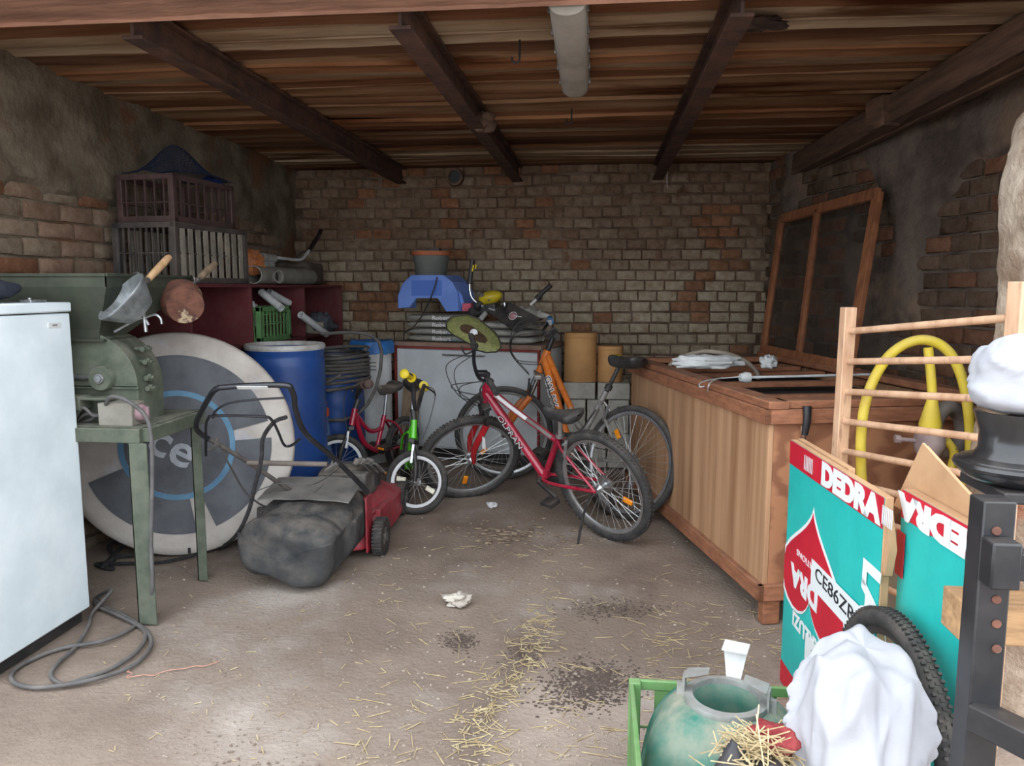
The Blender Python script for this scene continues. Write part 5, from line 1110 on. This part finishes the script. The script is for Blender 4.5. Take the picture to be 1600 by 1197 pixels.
# ---- yellow tube frame with motor
Q_ = lambda x, y, d=0: PY(x, y, 3.02+d)
m_yel = M('yellow_tube', c3(218,196,60), c3(196,172,52), s=6, rough=.5, dust=.5, c4=c3(60,54,40), s4=22, lo4=.72, hi4=.75, dustc=c3(190,172,128))
t = thing('yellow_pump', 'yellow tubular hoop with dusty grey motor behind the dowel rack', 'pump', (Q_(1440,800).x,3.02,0))
B().tube([Q_(1350,790), Q_(1346,740), Q_(1345,690), Q_(1350,640), Q_(1362,600), Q_(1384,562), Q_(1410,540), Q_(1440,531), Q_(1468,538), Q_(1490,560), Q_(1506,600), Q_(1514,650), Q_(1516,700), Q_(1510,745), Q_(1508,790)], .019, 12, 5).build('hoop_tube', m_yel, t)
B().tube([Q_(1450,543), Q_(1454,580), Q_(1457,622)], .017, 12, 3).build('riser_tube', m_yel, t); B().lathe([(.019,0),(.022,.02),(.04,.1),(.036,.13),(0,.13)], Q_(1457,622), V((-.02,0,-1)), 20).build('cone', m_yel, t)
b = B(); c_ = Q_(1452,690); b.sph(c_, (.055,.06,.075), 18, 12); b.cyl(c_+V((-.11,0,.005)), c_, .009, n=10); b.cyl(c_+V((-.125,0,.005)), c_+V((-.105,0,.005)), .016, n=8); b.wob(.008,16); b.build('motor', M('motor_pinkgrey', c3(156,140,138), c3(128,110,110), s=9, rough=.8, dust=.4), t)
b = B(); b.tor(Q_(1482,672,.06), (.5,-.8,.1), .085, .03, 36, 10); b.build('flange_ring', M('flange_grey', c3(118,110,106), c3(94,88,86), s=9, rough=.8, dust=.4), t)
B().tube([Q_(1478,688,.0), Q_(1490,705,0), Q_(1487,730,0), Q_(1474,755,0)], .016, 10, 4).build('side_strap', m_yel, t)
B().box((Q_(1440,800).x,3.02,.25),(.30,.16,.5)).wob(.01,8).build('base_body', M('pump_base', c3(150,136,112), c3(120,108,92), s=7, rough=.85, dust=.5), t, bevel=.03)

# ---- flattened printed cartons standing along the opening
m_teal = M('teal_print', c3(42,190,182), c3(34,176,170), s=4, rough=.45, bump=.12, bs=30)
m_cred = M('red_print', c3(206,32,54), c3(190,26,48), s=5, rough=.45)
m_cwh = M('white_print', c3(232,236,236), rough=.5)
m_kraft = M('kraft_board', c3(196,156,118), c3(180,140,104), s=6, rough=.85)
m_ink = M('pen_ink', c3(40,40,44), rough=.7)
PA, PBp = V((.735,2.80,0)), V((.805,1.72,0)); px_ = (PBp-PA).normalized(); pn_ = px_.cross(V((0,0,1))).normalized()   # faces left
K = lambda x, y, d=0: PP(x, y, PA, pn_)+pn_*d
def quad(b, pts, d): b.prism([K(x, y, d) for x, y in pts], -pn_*.0012); return b
ra = (K(1403,770)-PA).dot(px_); hA = K(1255,690).z
def strip(nm, u0, u1, z0, z1, d, m, par, th=.0012):
    a_ = PA+pn_*d; b = B(); b.prism([a_+px_*u0+V((0,0,z0)), a_+px_*u1+V((0,0,z0)), a_+px_*u1+V((0,0,z1)), a_+px_*u0+V((0,0,z1))], -pn_*th); return b.build(nm, m, par)
t = thing('printed_carton', 'flattened turquoise carton with red heart print and white label standing on edge', 'carton', PA+px_*ra/2)
z0c = .0
b = B(); a_ = PA+pn_*.03; b.prism([a_+V((0,0,z0c)), a_+px_*ra+V((0,0,z0c)), a_+px_*ra+V((0,0,hA)), a_+V((0,0,hA))], -pn_*.022); b.prism([a_-pn_*.024+V((0,0,.05)), a_-pn_*.024+px_*ra*.6+V((0,0,.05)), a_-pn_*.024+px_*ra*.6+V((0,0,hA+.004)), a_-pn_*.024+V((0,0,hA+.004))], -pn_*.02); b.build('board', m_kraft, t, bevel=.002)
strip('front_face', .002, ra-.002, .004, hA-.002, .032, m_teal, t)
fr_ = strip('top_band', .002, ra-.002, hA-.085, hA-.002, .0334, m_cred, t); strip('bottom_band', .002, ra-.002, .004, .085, .0334, m_cred, t)
TM = lambda x, y, d=.036, up=1, rot=0: basis(K(x, y, 0)+pn_*d, px_*up, V((0,0,up))) @ Matrix.Rotation(rot,4,'Z')
# plane offset: recompute on the shifted plane
def KM(x, y, rot=0, d=.0352): p_ = PP(x, y, PA+pn_*d, pn_); return basis(p_, px_, V((0,0,1))) @ Matrix.Rotation(R(rot),4,'Z')
tz_ = lambda m_, z: Matrix.Translation((0,0,z-m_.translation.z)) @ m_; text(t, 'lettering', 'DEDRA', m_cwh, tz_(KM(1326,735), hA-.046), .094, 1.38, bold=.006)
b = B()
for k in range(6):
    for (xx, yy) in ((1258+2.4*k, 703), (1381+3*k, 773)): p_ = KM(xx, yy).translation; b.box((p_.x,p_.y,hA-.045), (.0015,.006,.05))
stuff(b.build('barcode_ticks', m_wht, t))
hM = KM(1266, 905); h_u = (hM.translation-PA).dot(px_)
def heart(s, d, m, nm):
    pts = []
    for i in range(40):
        a = 2*PI*i/40; x = 16*math.sin(a)**3; y = 13*math.cos(a)-5*math.cos(2*a)-2*math.cos(3*a)-math.cos(4*a); pts.append(hM @ V((max(x*s*1.55, -h_u+.004), -y*s*1.12, d)))
    b = B(); b.prism(pts, -pn_*.001); b.build(nm, m, t)
heart(.0128, 0, m_cwh, 'heart_outline'); heart(.0118, .001, m_cred, 'heart')
text(t, 'lettering', 'DRA', m_cwh, KM(1256,915,180,.037), .10, 1.3, bold=.005); text(t, 'lettering', 'VATIONS', m_cwh, KM(1259,876,180,.037), .03, 1.5)
lb = strip('paper_label', (KM(1268,910).translation-PA).dot(px_), (KM(1345,950).translation-PA).dot(px_), KM(1300,952).translation.z, KM(1300,903).translation.z, .0385, m_cwh, t)
text(t, 'handwriting', 'CE86ZR', m_ink, KM(1302,928,-2,.0398), .062, 1.5)
text(t, 'lettering', 'DEXKLUZI', m_cwh, KM(1267,1000,180), .07, 1.15, bold=.003); text(t, 'lettering', 'LA', m_cwh, KM(1358,925,-92), .14, 1.0, bold=.008)
lb2 = strip('lower_label', (KM(1258,1020).translation-PA).dot(px_), (KM(1318,1075).translation-PA).dot(px_), KM(1285,1068).translation.z, KM(1285,1022).translation.z, .0372, m_cwh, t)
text(t, 'handwriting', 'ZR-1 86', m_ink, KM(1285,1044,180,.0386), .045, 1.4); text(t, 'lettering', 'DEDRA', m_cwh, tz_(KM(1290,1068,180), .046), .09, 1.4, bold=.006)
t = thing('printed_carton', 'second flattened turquoise carton with inverted red band behind the steel post', 'carton', PA+px_*(ra+.2))
u0, u1, hB = ra-.03, (K(1540,850)-PA).dot(px_), K(1403,768).z-.0
b = B(); a_ = PA-pn_*.028; b.prism([a_+px_*u0, a_+px_*u1, a_+px_*u1+V((0,0,hB)), a_+px_*u0+V((0,0,hB))], -pn_*.03); b.build('board', m_kraft, t, bevel=.002)
strip('front_face', u0, u1, .004, hB-.002, -.0265, m_teal, t); strip('top_band', u0, u1, hB-.075, hB-.002, -.0252, m_cred, t)
def KM2(x, y, rot=0, d=-.0235): p_ = PP(x, y, PA+pn_*d, pn_); return basis(p_, px_, V((0,0,1))) @ Matrix.Rotation(R(rot),4,'Z')
text(t, 'lettering', 'DEDRA', m_cwh, tz_(KM2(1470,812,180), hB-.04), .085, 1.5, bold=.006); p_ = KM2(1406,865); B().box(p_.translation, (.002,.05,.12)).build('red_tab', m_cred, t)
# torn kraft edge and flap
b = B(); pts = [KM2(x, y, 0, -.06).translation for x, y in ((1396,790),(1441,692),(1530,790),(1560,860))]; b.prism(pts, -pn_*.006); b.prism([p-pn_*.012+V((0,0,-.008)) for p in pts], -pn_*.004); b.build('kraft_flap', m_kraft, t)
b = B(); pts = [KM(x, y, 0, .006).translation for x, y in ((1396,800),(1402,860),(1394,900),(1380,905),(1388,850))]; b.prism(pts, pn_*.02); b.build('torn_edge', m_kraft, t)

# ---- loose bicycle wheel against the cartons
Mw = Matrix.Translation((.725,1.90,.0)) @ Matrix.Rotation(math.atan2(px_.y,px_.x),4,'Z') @ Matrix.Rotation(R(-3),4,'X')
t = thing('loose_wheel', 'loose black bicycle wheel leaning against the turquoise cartons', 'wheel', mat=Mw)
ty = wheel(t, 'tyre', (0,.322), .322, .026, None, 24, False, rimm=m_blackm)
b = B()
for i in range(110):
    a = 2*PI*i/110
    for s in (-1,0,1): e = V((math.cos(a+.02*s),0,math.sin(a+.02*s))); b.bar(V((0,s*.014,.322))+e*.316, V((0,s*.014,.322))+e*.3235, .007, .009, (0,1,0))
b.build('tread_blocks', m_tyre, ty, local=True)

# ---- sacks
m_sack = M('white_sack', c3(172,172,177), c3(160,160,166), s=3, rough=.55, bump=.5, bs=9)
def bagshape(c, r, hgt, seed, amp, tip=None, n=64, m=44):
    b = B()
    def fn(u, v):
        a = 2*PI*u; e = .28
        w = (1-abs(2*v-1)**5)**.6 if 0 < v < 1 else 0
        w *= 1-.12*v
        d = V((math.cos(a), math.sin(a), 0)); q = V((math.cos(a)*1.6, math.sin(a)*1.6, v*2.4))+V((seed,seed,0))
        cr = 1-abs(noise.noise(q*1.1))*2; cr2 = 1-abs(noise.noise(q*2.6+V((4,1,2))))*2; k = 1+amp*(.22*cr+.10*cr2+.30*(1-abs(math.sin(a*2.5+v*5.5+3*noise.noise(q*.6))))**2-.15+.3*noise.noise(q*.7))-amp*.2; k = 1+(k-1)*sm(1,.82,v)
        p = V((d.x*r[0]*w*k, d.y*r[1]*w*k, hgt*(v if v < .9 else .9+(v-.9)*.4)*1.04*(1+.16*noise.noise(V((d.x*w*1.5,d.y*w*1.5,seed))+V((9,0,0)))+.02*noise.noise(V((d.x*w*4,d.y*w*4,seed))))))
        if tip: p += V(tip)*(v**2)
        return V(c)+p
    b.grid(fn, n, m, cu=True); return b
o = bagshape((.565,1.62,.0), (.15,.15), .70, 3, .6, (.02,.02,0), 110, 80).build('white_sack', m_sack, angle=75); tag(single(o, (.565,1.62,0)), 'large crumpled white plastic sack in front of the loose wheel', 'sack')
b = B()
def tail(u, v):
    a = 2*PI*u; p = V((.385,1.44,.40)).lerp(V((.53,1.24,.28)), v); w = .075*(.5+.7*v)*(1+.3*noise.noise(V((math.cos(a)*2,math.sin(a)*2,v*4))))*(math.sin(PI*(.08+.84*v))**.4); return p+V((math.cos(a)*w, .2*math.cos(a)*w, math.sin(a)*w))
b.grid(tail, 30, 24, cu=True); tag(single(b.build('sack_tail', m_sack, angle=75)), 'narrow white plastic sack lying in front of the large sack', 'sack')
# ---- steel trestle with board, bucket and bag
t = thing('steel_trestle', 'black steel trestle post with bolt holes and side brackets', 'trestle', (.72,1.45,0))
Zp = PY(1550, 778, 1.45).z; xp = PY(1550, 800, 1.45).x; m_st = M('black_steel', c3(22,24,29), c3(36,36,40), s=9, rough=.4, dust=.15, spec=.5)
B().box((xp,1.45,Zp/2),(.056,.056,Zp)).build('post', m_st, t, bevel=.003)
for y_ in (830, 937, 975, 1014): p_ = PY(1557, y_, 1.421); b = B(); b.lathe([(0,.004),(.0065,.004),(.0085,.001),(.0085,0)], p_, (0,-1,0), 14); b.build('bolt_hole', m_rust, t)
p_ = PY(1563, 880, 1.40); b = B(); b.box(p_,(.05,.045,.085)); br = b.build('bracket', m_st, t, bevel=.004); b = B(); b.bar(p_+V((.02,0,0)), p_+V((.5,-.02,-.03)), .04, .05); b.build('side_rail', m_st, t, bevel=.003)
p_ = PY(1530, 1115, 1.43); b = B(); b.bar(p_+V((-.01,0,.0)), p_+V((.30,-.42,-.02)), .05, .05); b.build('lower_rail', m_st, t, bevel=.003)
b = B(); b.box((xp+.34,1.58,Zp-.012),(.60,.18,.022)); b.build('top_plate', m_st, t, bevel=.003)
b = B(); b.box((xp+.6,1.45,Zp/2-.02),(.056,.056,Zp-.04)); b.build('post', m_st, t, bevel=.003)
pw = PY(1508, 960, 1.60); b = B(); b.box((pw.x+.40,1.60,pw.z),(.85,.10,.085)); tag(single(b.build('wooden_beam', M('sawn_end', c3(190,150,108), c3(150,116,84), s=8, rough=.8, stretch=(1,5,5), bump=.3), bevel=.004)), 'short sawn wooden beam behind the black steel post', 'beam')
pw = PY(1590, 1010, 1.66); b = B(); b.box((pw.x+.30,1.56,pw.z-.03),(.5,.09,.09)); tag(single(b.build('timber_offcut', M('offcut', c3(198,158,108), c3(160,122,84), s=7, rough=.8, stretch=(1,5,5), bump=.3), bevel=.004)), 'timber offcut below the short sawn beam at the steel post', 'timber')
cb = PY(1588, 760, 1.55); t = thing('black_bucket', 'glossy black plastic bucket with wide flange on the steel trestle', 'bucket', (cb.x,1.58,Zp))
m_gl = M('glossy_black', c3(22,24,28), c3(36,38,42), s=6, rough=.2, spec=.6, dust=.15)
B().lathe([(0,0),(.07,0),(.098,.018),(.104,.032),(.098,.045),(.075,.05),(.066,.065),(.066,.10),(.074,.125),(.078,.14),(.07,.14),(0,.12)], (cb.x+.01,1.58,Zp), n=44).build('body', m_gl, t)
B().tor((cb.x+.01,1.58,Zp+.034),(0,0,1),.100,.009,44,8).build('flange', m_gl, t)
o = bagshape((cb.x+.01,1.58,Zp+.135), (.105,.10), .155, 21, .3, (.02,0,0), 44, 26).build('white_bag', m_sack, angle=75); tag(single(o, (cb.x+.01,1.58,Zp+.135)), 'white plastic bag stuffed into the glossy black bucket', 'bag')
# ---- green crate and dome vessel
crate('harvest_crate', 'bright green plastic crate on the floor under the dark green dome', RZ((.365,1.955,.0), R(90)), .46, .50, .30, M('bright_green_crate', c3(112,158,96), c3(92,136,78), s=6, rough=.6, dust=.35), 5, 4, wide=.05, rows=(.5,))
t = thing('dome_vessel', 'dusty dark green plastic dome with steel clips around its open neck', 'vessel', (.335,1.97,.06))
m_dome = M('dome_green', c3(40,112,98), c3(34,98,86), s=5, rough=.5, dust=.75, dustc=c3(160,150,132))
dcx, dcy, dz0 = .355, 1.95, .04
dh = PY(1140, 1085, 1.98).z-dz0+.0
prof = [(.225,0),(.23,.015),(.23,.05)]+[(.095+.135*math.cos(a)**.9, .05+(dh-.05)*math.sin(a)) for a in [R(6+9*k) for k in range(9)]]+[(.098,dh),(.092,dh+.006),(.084,dh),(.08,dh-.05),(.078,dh-.13),(0,dh-.13)]
b = B(); b.lathe(prof, (dcx,dcy,dz0), n=72)
def lob(p):
    r = V((p.x-dcx,p.y-dcy,0)); h = (p.z-dz0)/dh
    if r.length > .09 and .12 < h < .99:
        a = math.atan2(r.y, r.x); k = 1-.085*(max(0, math.cos(a*4+.6))**6)*math.sin(PI*min(1,h*1.0)); return V((dcx,dcy,p.z))+r*k
    return p
b.v = [lob(p) for p in b.v]; b.build('shell', m_dome, t, angle=50)
m_al2 = M('dull_alloy', c3(176,178,176), c3(150,150,146), s=12, rough=.45, metal=.5, dust=.4)
b = B(); b.lathe([(.086,dh-.01),(.104,dh-.01),(.108,dh),(.106,dh+.012),(.086,dh+.014),(.084,dh)], (dcx,dcy,dz0), n=60); b.build('neck_ring', m_al2, t)
for a, kind in ((R(70),0),(R(165),1),(R(-20),1)):
    e = V((math.cos(a),math.sin(a),0)); tn = V((-e.y,e.x,0)); p_ = V((dcx,dcy,dz0+dh))+e*.105; b = B()
    if kind == 0:
        b.prism([p_+tn*-.018, p_+tn*.018, p_+tn*.032+V((0,0,.085))+e*.02, p_+tn*-.032+V((0,0,.085))+e*.02], e*.006); b.prism([p_+tn*-.034+V((0,0,.084))+e*.0, p_+tn*.034+V((0,0,.084))+e*.0, p_+tn*.034+V((0,0,.09))+e*.05, p_+tn*-.034+V((0,0,.09))+e*.05], V((0,0,.004)))
    else:
        b.prism([p_+tn*-.018-V((0,0,.02)), p_+tn*.018-V((0,0,.02)), p_+tn*.018+V((0,0,.055)), p_+tn*-.018+V((0,0,.055))], e*.006); b.prism([p_+tn*-.026+V((0,0,.054)), p_+tn*.026+V((0,0,.054)), p_+tn*.016+V((0,0,.07))-e*.06, p_+tn*-.016+V((0,0,.07))-e*.06], V((0,0,.004))); b.bar(p_+e*.012-V((0,0,.02)), p_+e*.012+V((0,0,.03)), .012, .02, e)
    b.build('clip', m_wplas if kind == 0 else m_al2, t, label='raised white clip' if kind == 0 else None)
# ---- black bag, red net and straw heap
o = bagshape((.345,1.575,.0), (.105,.10), .47, 31, .4, None, 50, 30).build('black_sack', M('black_sack', c3(50,52,60), c3(34,36,44), s=8, rough=.5, dust=.25), angle=75); tag(single(o, (.345,1.575,0)), 'dark rubbish sack topped with straw beside the green dome', 'sack')
rag('red_net', 'crumpled red netting lying in the straw beside the white sack', V((.40,1.62,.455)), (.05,.04,.028), M('red_net', c3(128,40,44), c3(156,66,66), s=24, rough=.8, bump=.8), 'net', 41, .5)
b = B(); rs = random.Random(12); 
for k in range(240):
    c_ = V((.375+rs.gauss(0,.045), 1.60+rs.gauss(0,.045), .492+rs.uniform(-.03,.015))); r2 = ((c_.x-.355)/.13)**2+((c_.y-1.585)/.12)**2; c_.z -= .10*min(1.2,r2)
    d = V((rs.uniform(-1,1), rs.uniform(-1,1), rs.uniform(-.35,.35))).normalized()*rs.uniform(.02,.055); b.bar(c_-d, c_+d, .0028, .0014)
m_straw = M('straw', c3(204,186,146), c3(168,146,108), s=20, rough=.8)
tag(stuff(single(b.build('straw_heap', m_straw, flat=True), (.37,1.6,.46))), 'loose pale straw heaped on the dark rubbish sack', 'straw')
b = B(); w_ = [V((.20,1.50,.40)), V((.27,1.48,.46)), V((.34,1.47,.475)), V((.44,1.46,.44))]; tag(single(B().tube(w_, .0035, 6, 6).build('wire', m_wplas)), 'thin pale wire bowed across the dark rubbish sack', 'wire')
# ================================================================ ceiling and floor details
zl = lambda y: ceil_z(y)-.012
t = thing('strip_light', 'long grey fluorescent strip light with clips fixed under the ceiling planks', 'light', (-.11,3.5,2.5))
m_lamp = M('lamp_diffuser', c3(176,170,160), c3(154,148,138), s=6, rough=.5, dust=.2); x0 = -.115; y0, y1 = 2.93, G(905,148,2.43).y
b = B()
def lf_(u, v):
    a = PI*u; y = y0+(y1-y0)*v; en = 1 if v < .97 else math.sqrt(max(.02,1-((v-.97)/.03)**2))
    return V((x0+.068*math.cos(a)*(1.0 if abs(math.cos(a)) < .9 else 1)*(.5+.5*en), y, zl(y)-.03-.068*(math.sin(a)**.55)*en))
b.grid(lf_, 18, 40); b.f.append(tuple(range(19))); b.build('diffuser', m_lamp, t, angle=60)
b = B(); b.bar((x0,y0,zl(y0)-.018),(x0,y1-.01,zl(y1)-.018),.145,.034); b.build('housing', m_grey, t, bevel=.004)
for k in range(5):
    y = y0+.12+(y1-y0-.2)*k/4
    for s in (-1,1): B().box((x0+s*.073,y,zl(y)-.03),(.01,.022,.03)).build('clip', m_steel, t, bevel=.002)
for px, py, ylen, lab in ((812,84,.11,'rusty hook hanging from the ceiling beside the strip light'), (893,183,.10,'small rusty hook in the ceiling behind the strip light')):
    Yh = G(px, py-15, 2.5).y; p_ = PY(px, py, Yh); zc = zl(Yh)
    tag(single(B().tube([V((p_.x,Yh,zc+.0)), V((p_.x,Yh,p_.z-.01)), V((p_.x-.004,Yh,p_.z-.03)), V((p_.x-.02,Yh,p_.z-.038)), V((p_.x-.032,Yh,p_.z-.028)), V((p_.x-.034,Yh,p_.z-.012))], .0045, 8, 5).build('ceiling_hook', m_blk), (p_.x,Yh,zc)), lab, 'hook')
m_mud = M('mud_nest', c3(116,92,74), c3(88,68,56), s=14, rough=.95, bump=1)
p_ = PY(762, 158, 4.62); rag('bird_nest', 'mud swallow nest stuck to the side of the middle beam', V((-.66,4.62,ceil_z(4.62)-.13)), (.07,.07,.055), m_mud, 'nest', 6, .35, flatb=False)
p_ = G(1190, 27, 2.53); rag('nest_remnant', 'dark old nest remnant stuck on the ceiling planks', V((p_.x,p_.y,ceil_z(p_.y)-.045)), (.10,.06,.022), M('dark_mud', c3(66,50,42), c3(50,38,34), s=14, rough=.95), 'nest', 9, .4, flatb=False)
b = B(); q = PY(1042, 250, 6.3); b.tube([V((q.x+.02,5.6,ceil_z(5.6)-.1)), V((q.x,6.2,2.36)), V((q.x,6.21,2.22))], .0022, 5, 3); tag(single(b.build('cobweb_string', m_wht)), 'thin white thread hanging from the beam by back wall', 'thread')
q = PY(711, 277, YB-.03); t = thing('vent_pipe', 'round clay vent pipe opening at the top of the back wall', 'pipe', q)
B().lathe([(.052,-.02),(.052,.035),(.07,.035),(.075,.0),(.075,-.02)], q, (0,-1,0), 28).build('collar', m_mud, t); B().lathe([(0,0),(.055,0)], q, (0,-1,0), 24).build('opening', m_blk, t)  # black disc stands in for the dark inside of the pipe
# floor litter
rs = random.Random(33); b = B()
def straw_at(x, y, ln, a):
    d = V((math.cos(a), math.sin(a), 0))*ln/2; c_ = V((x, y, floor_h(x,y)+.004)); b.bar(c_-d, c_+d, rs.uniform(.0016,.0034), .0016)
crack = [FLR(x, y) for x, y in ((860,925),(845,965),(835,1005),(805,1050),(770,1095),(745,1140),(735,1190))]
for k in range(300):
    i = rs.randrange(len(crack)-1); p_ = crack[i].lerp(crack[i+1], rs.random()); straw_at(p_.x+rs.gauss(0,.05), p_.y+rs.gauss(0,.06), rs.uniform(.02,.07), rs.uniform(0,PI))
for k in range(300):
    p_ = FLR(rs.uniform(520,1220), 1197-380*rs.random()**1.3); straw_at(p_.x, p_.y, rs.uniform(.02,.09)*(1.6 if rs.random() < .08 else 1), rs.gauss(.1,.9))
for k in range(80):
    p_ = FLR(rs.uniform(1000,1240), rs.uniform(940,1090)); straw_at(p_.x, p_.y, rs.uniform(.03,.09), rs.gauss(0,.8))
for k in range(70):
    p_ = FLR(rs.uniform(150,560), rs.uniform(930,1190)); straw_at(p_.x, p_.y, rs.uniform(.012,.04), rs.uniform(0,PI))
o = b.build('floor_straw', m_straw, flat=True); stuff(o); tag(single(o, (0,3,0)), 'loose straw stalks scattered over the dusty concrete floor', 'straw')
b = B()
for k in range(1100):
    p_ = FLR(rs.uniform(230,1230), 1197-400*rs.random()**1.4); r_ = rs.uniform(.002,.006); z = floor_h(p_.x,p_.y); b.sph((p_.x,p_.y,z+r_*.5), (r_*rs.uniform(.8,1.6),r_,r_*.7), 5, 3)
o = b.build('floor_grit', M('grit', c3(186,172,156), c3(120,104,92), s=1.2, rough=.95, world=True), flat=True); stuff(o); tag(single(o, (0,3,0)), 'fine grit and crumbs scattered over the dusty concrete floor', 'grit')
b = B()
for k in range(170):
    p_ = FLR(790+rs.gauss(0,42), 836+rs.gauss(0,9)); r_ = rs.uniform(.004,.018); b.sph((p_.x,p_.y,floor_h(p_.x,p_.y)+r_*.3), (r_*rs.uniform(.8,2),r_*1.1,r_*.5), 6, 4)
o = b.build('litter_patch', M('litter', c3(150,132,112), c3(104,88,74), s=30, rough=.95)); stuff(o); tag(single(o), 'patch of dry leaves and crumbs in front of the crimson bicycle', 'litter')
p_ = FLR(715, 945); rag('paper_ball', 'crumpled pale paper wad lying alone on the floor', p_, (.055,.04,.03), M('paper', c3(196,188,176), c3(170,160,150), s=12, rough=.95), 'paper', 22, .6)
p_ = FLR(768, 792); rag('fluff', 'small white feather clump on the floor before the bicycles', p_, (.03,.025,.018), m_wplas, 'feather', 25, .6)
tw = [FLR(x, y)+V((0,0,.004)) for x, y in ((190,1045),(205,1052),(200,1060),(240,1055),(290,1046),(340,1036))]; tag(single(B().tube([q_+V((rs.uniform(-.01,.01),rs.uniform(-.01,.01),0)) for q_ in spline(tw,4)], .0018, 5, 3).build('twine', M('orange_twine', c3(190,140,122), rough=.9))), 'thin orange twine on the floor beside the cable coil', 'twine')
# oily stain patches stay flat on the floor as thin crusts of dirt
b = B()
for cx, cy, n, s1, s2 in ((925,1060,900,66,28),(905,1085,420,56,24),(720,1000,240,24,14),(815,1020,220,18,14),(960,950,260,70,14)):
    for k in range(n):
        p_ = FLR(cx+rs.gauss(0,s1*.6), cy+rs.gauss(0,s2*.6)); r_ = rs.uniform(.0015,.006); b.sph((p_.x,p_.y,floor_h(p_.x,p_.y)+.001), (r_*1.5,r_,.0018), 5, 3)
o = b.build('soil_crumbs', M('dark_soil', c3(78,66,60), c3(96,82,74), s=20, rough=.95)); stuff(o); tag(single(o), 'dark soil crumbs scattered near the straw on the floor', 'soil')
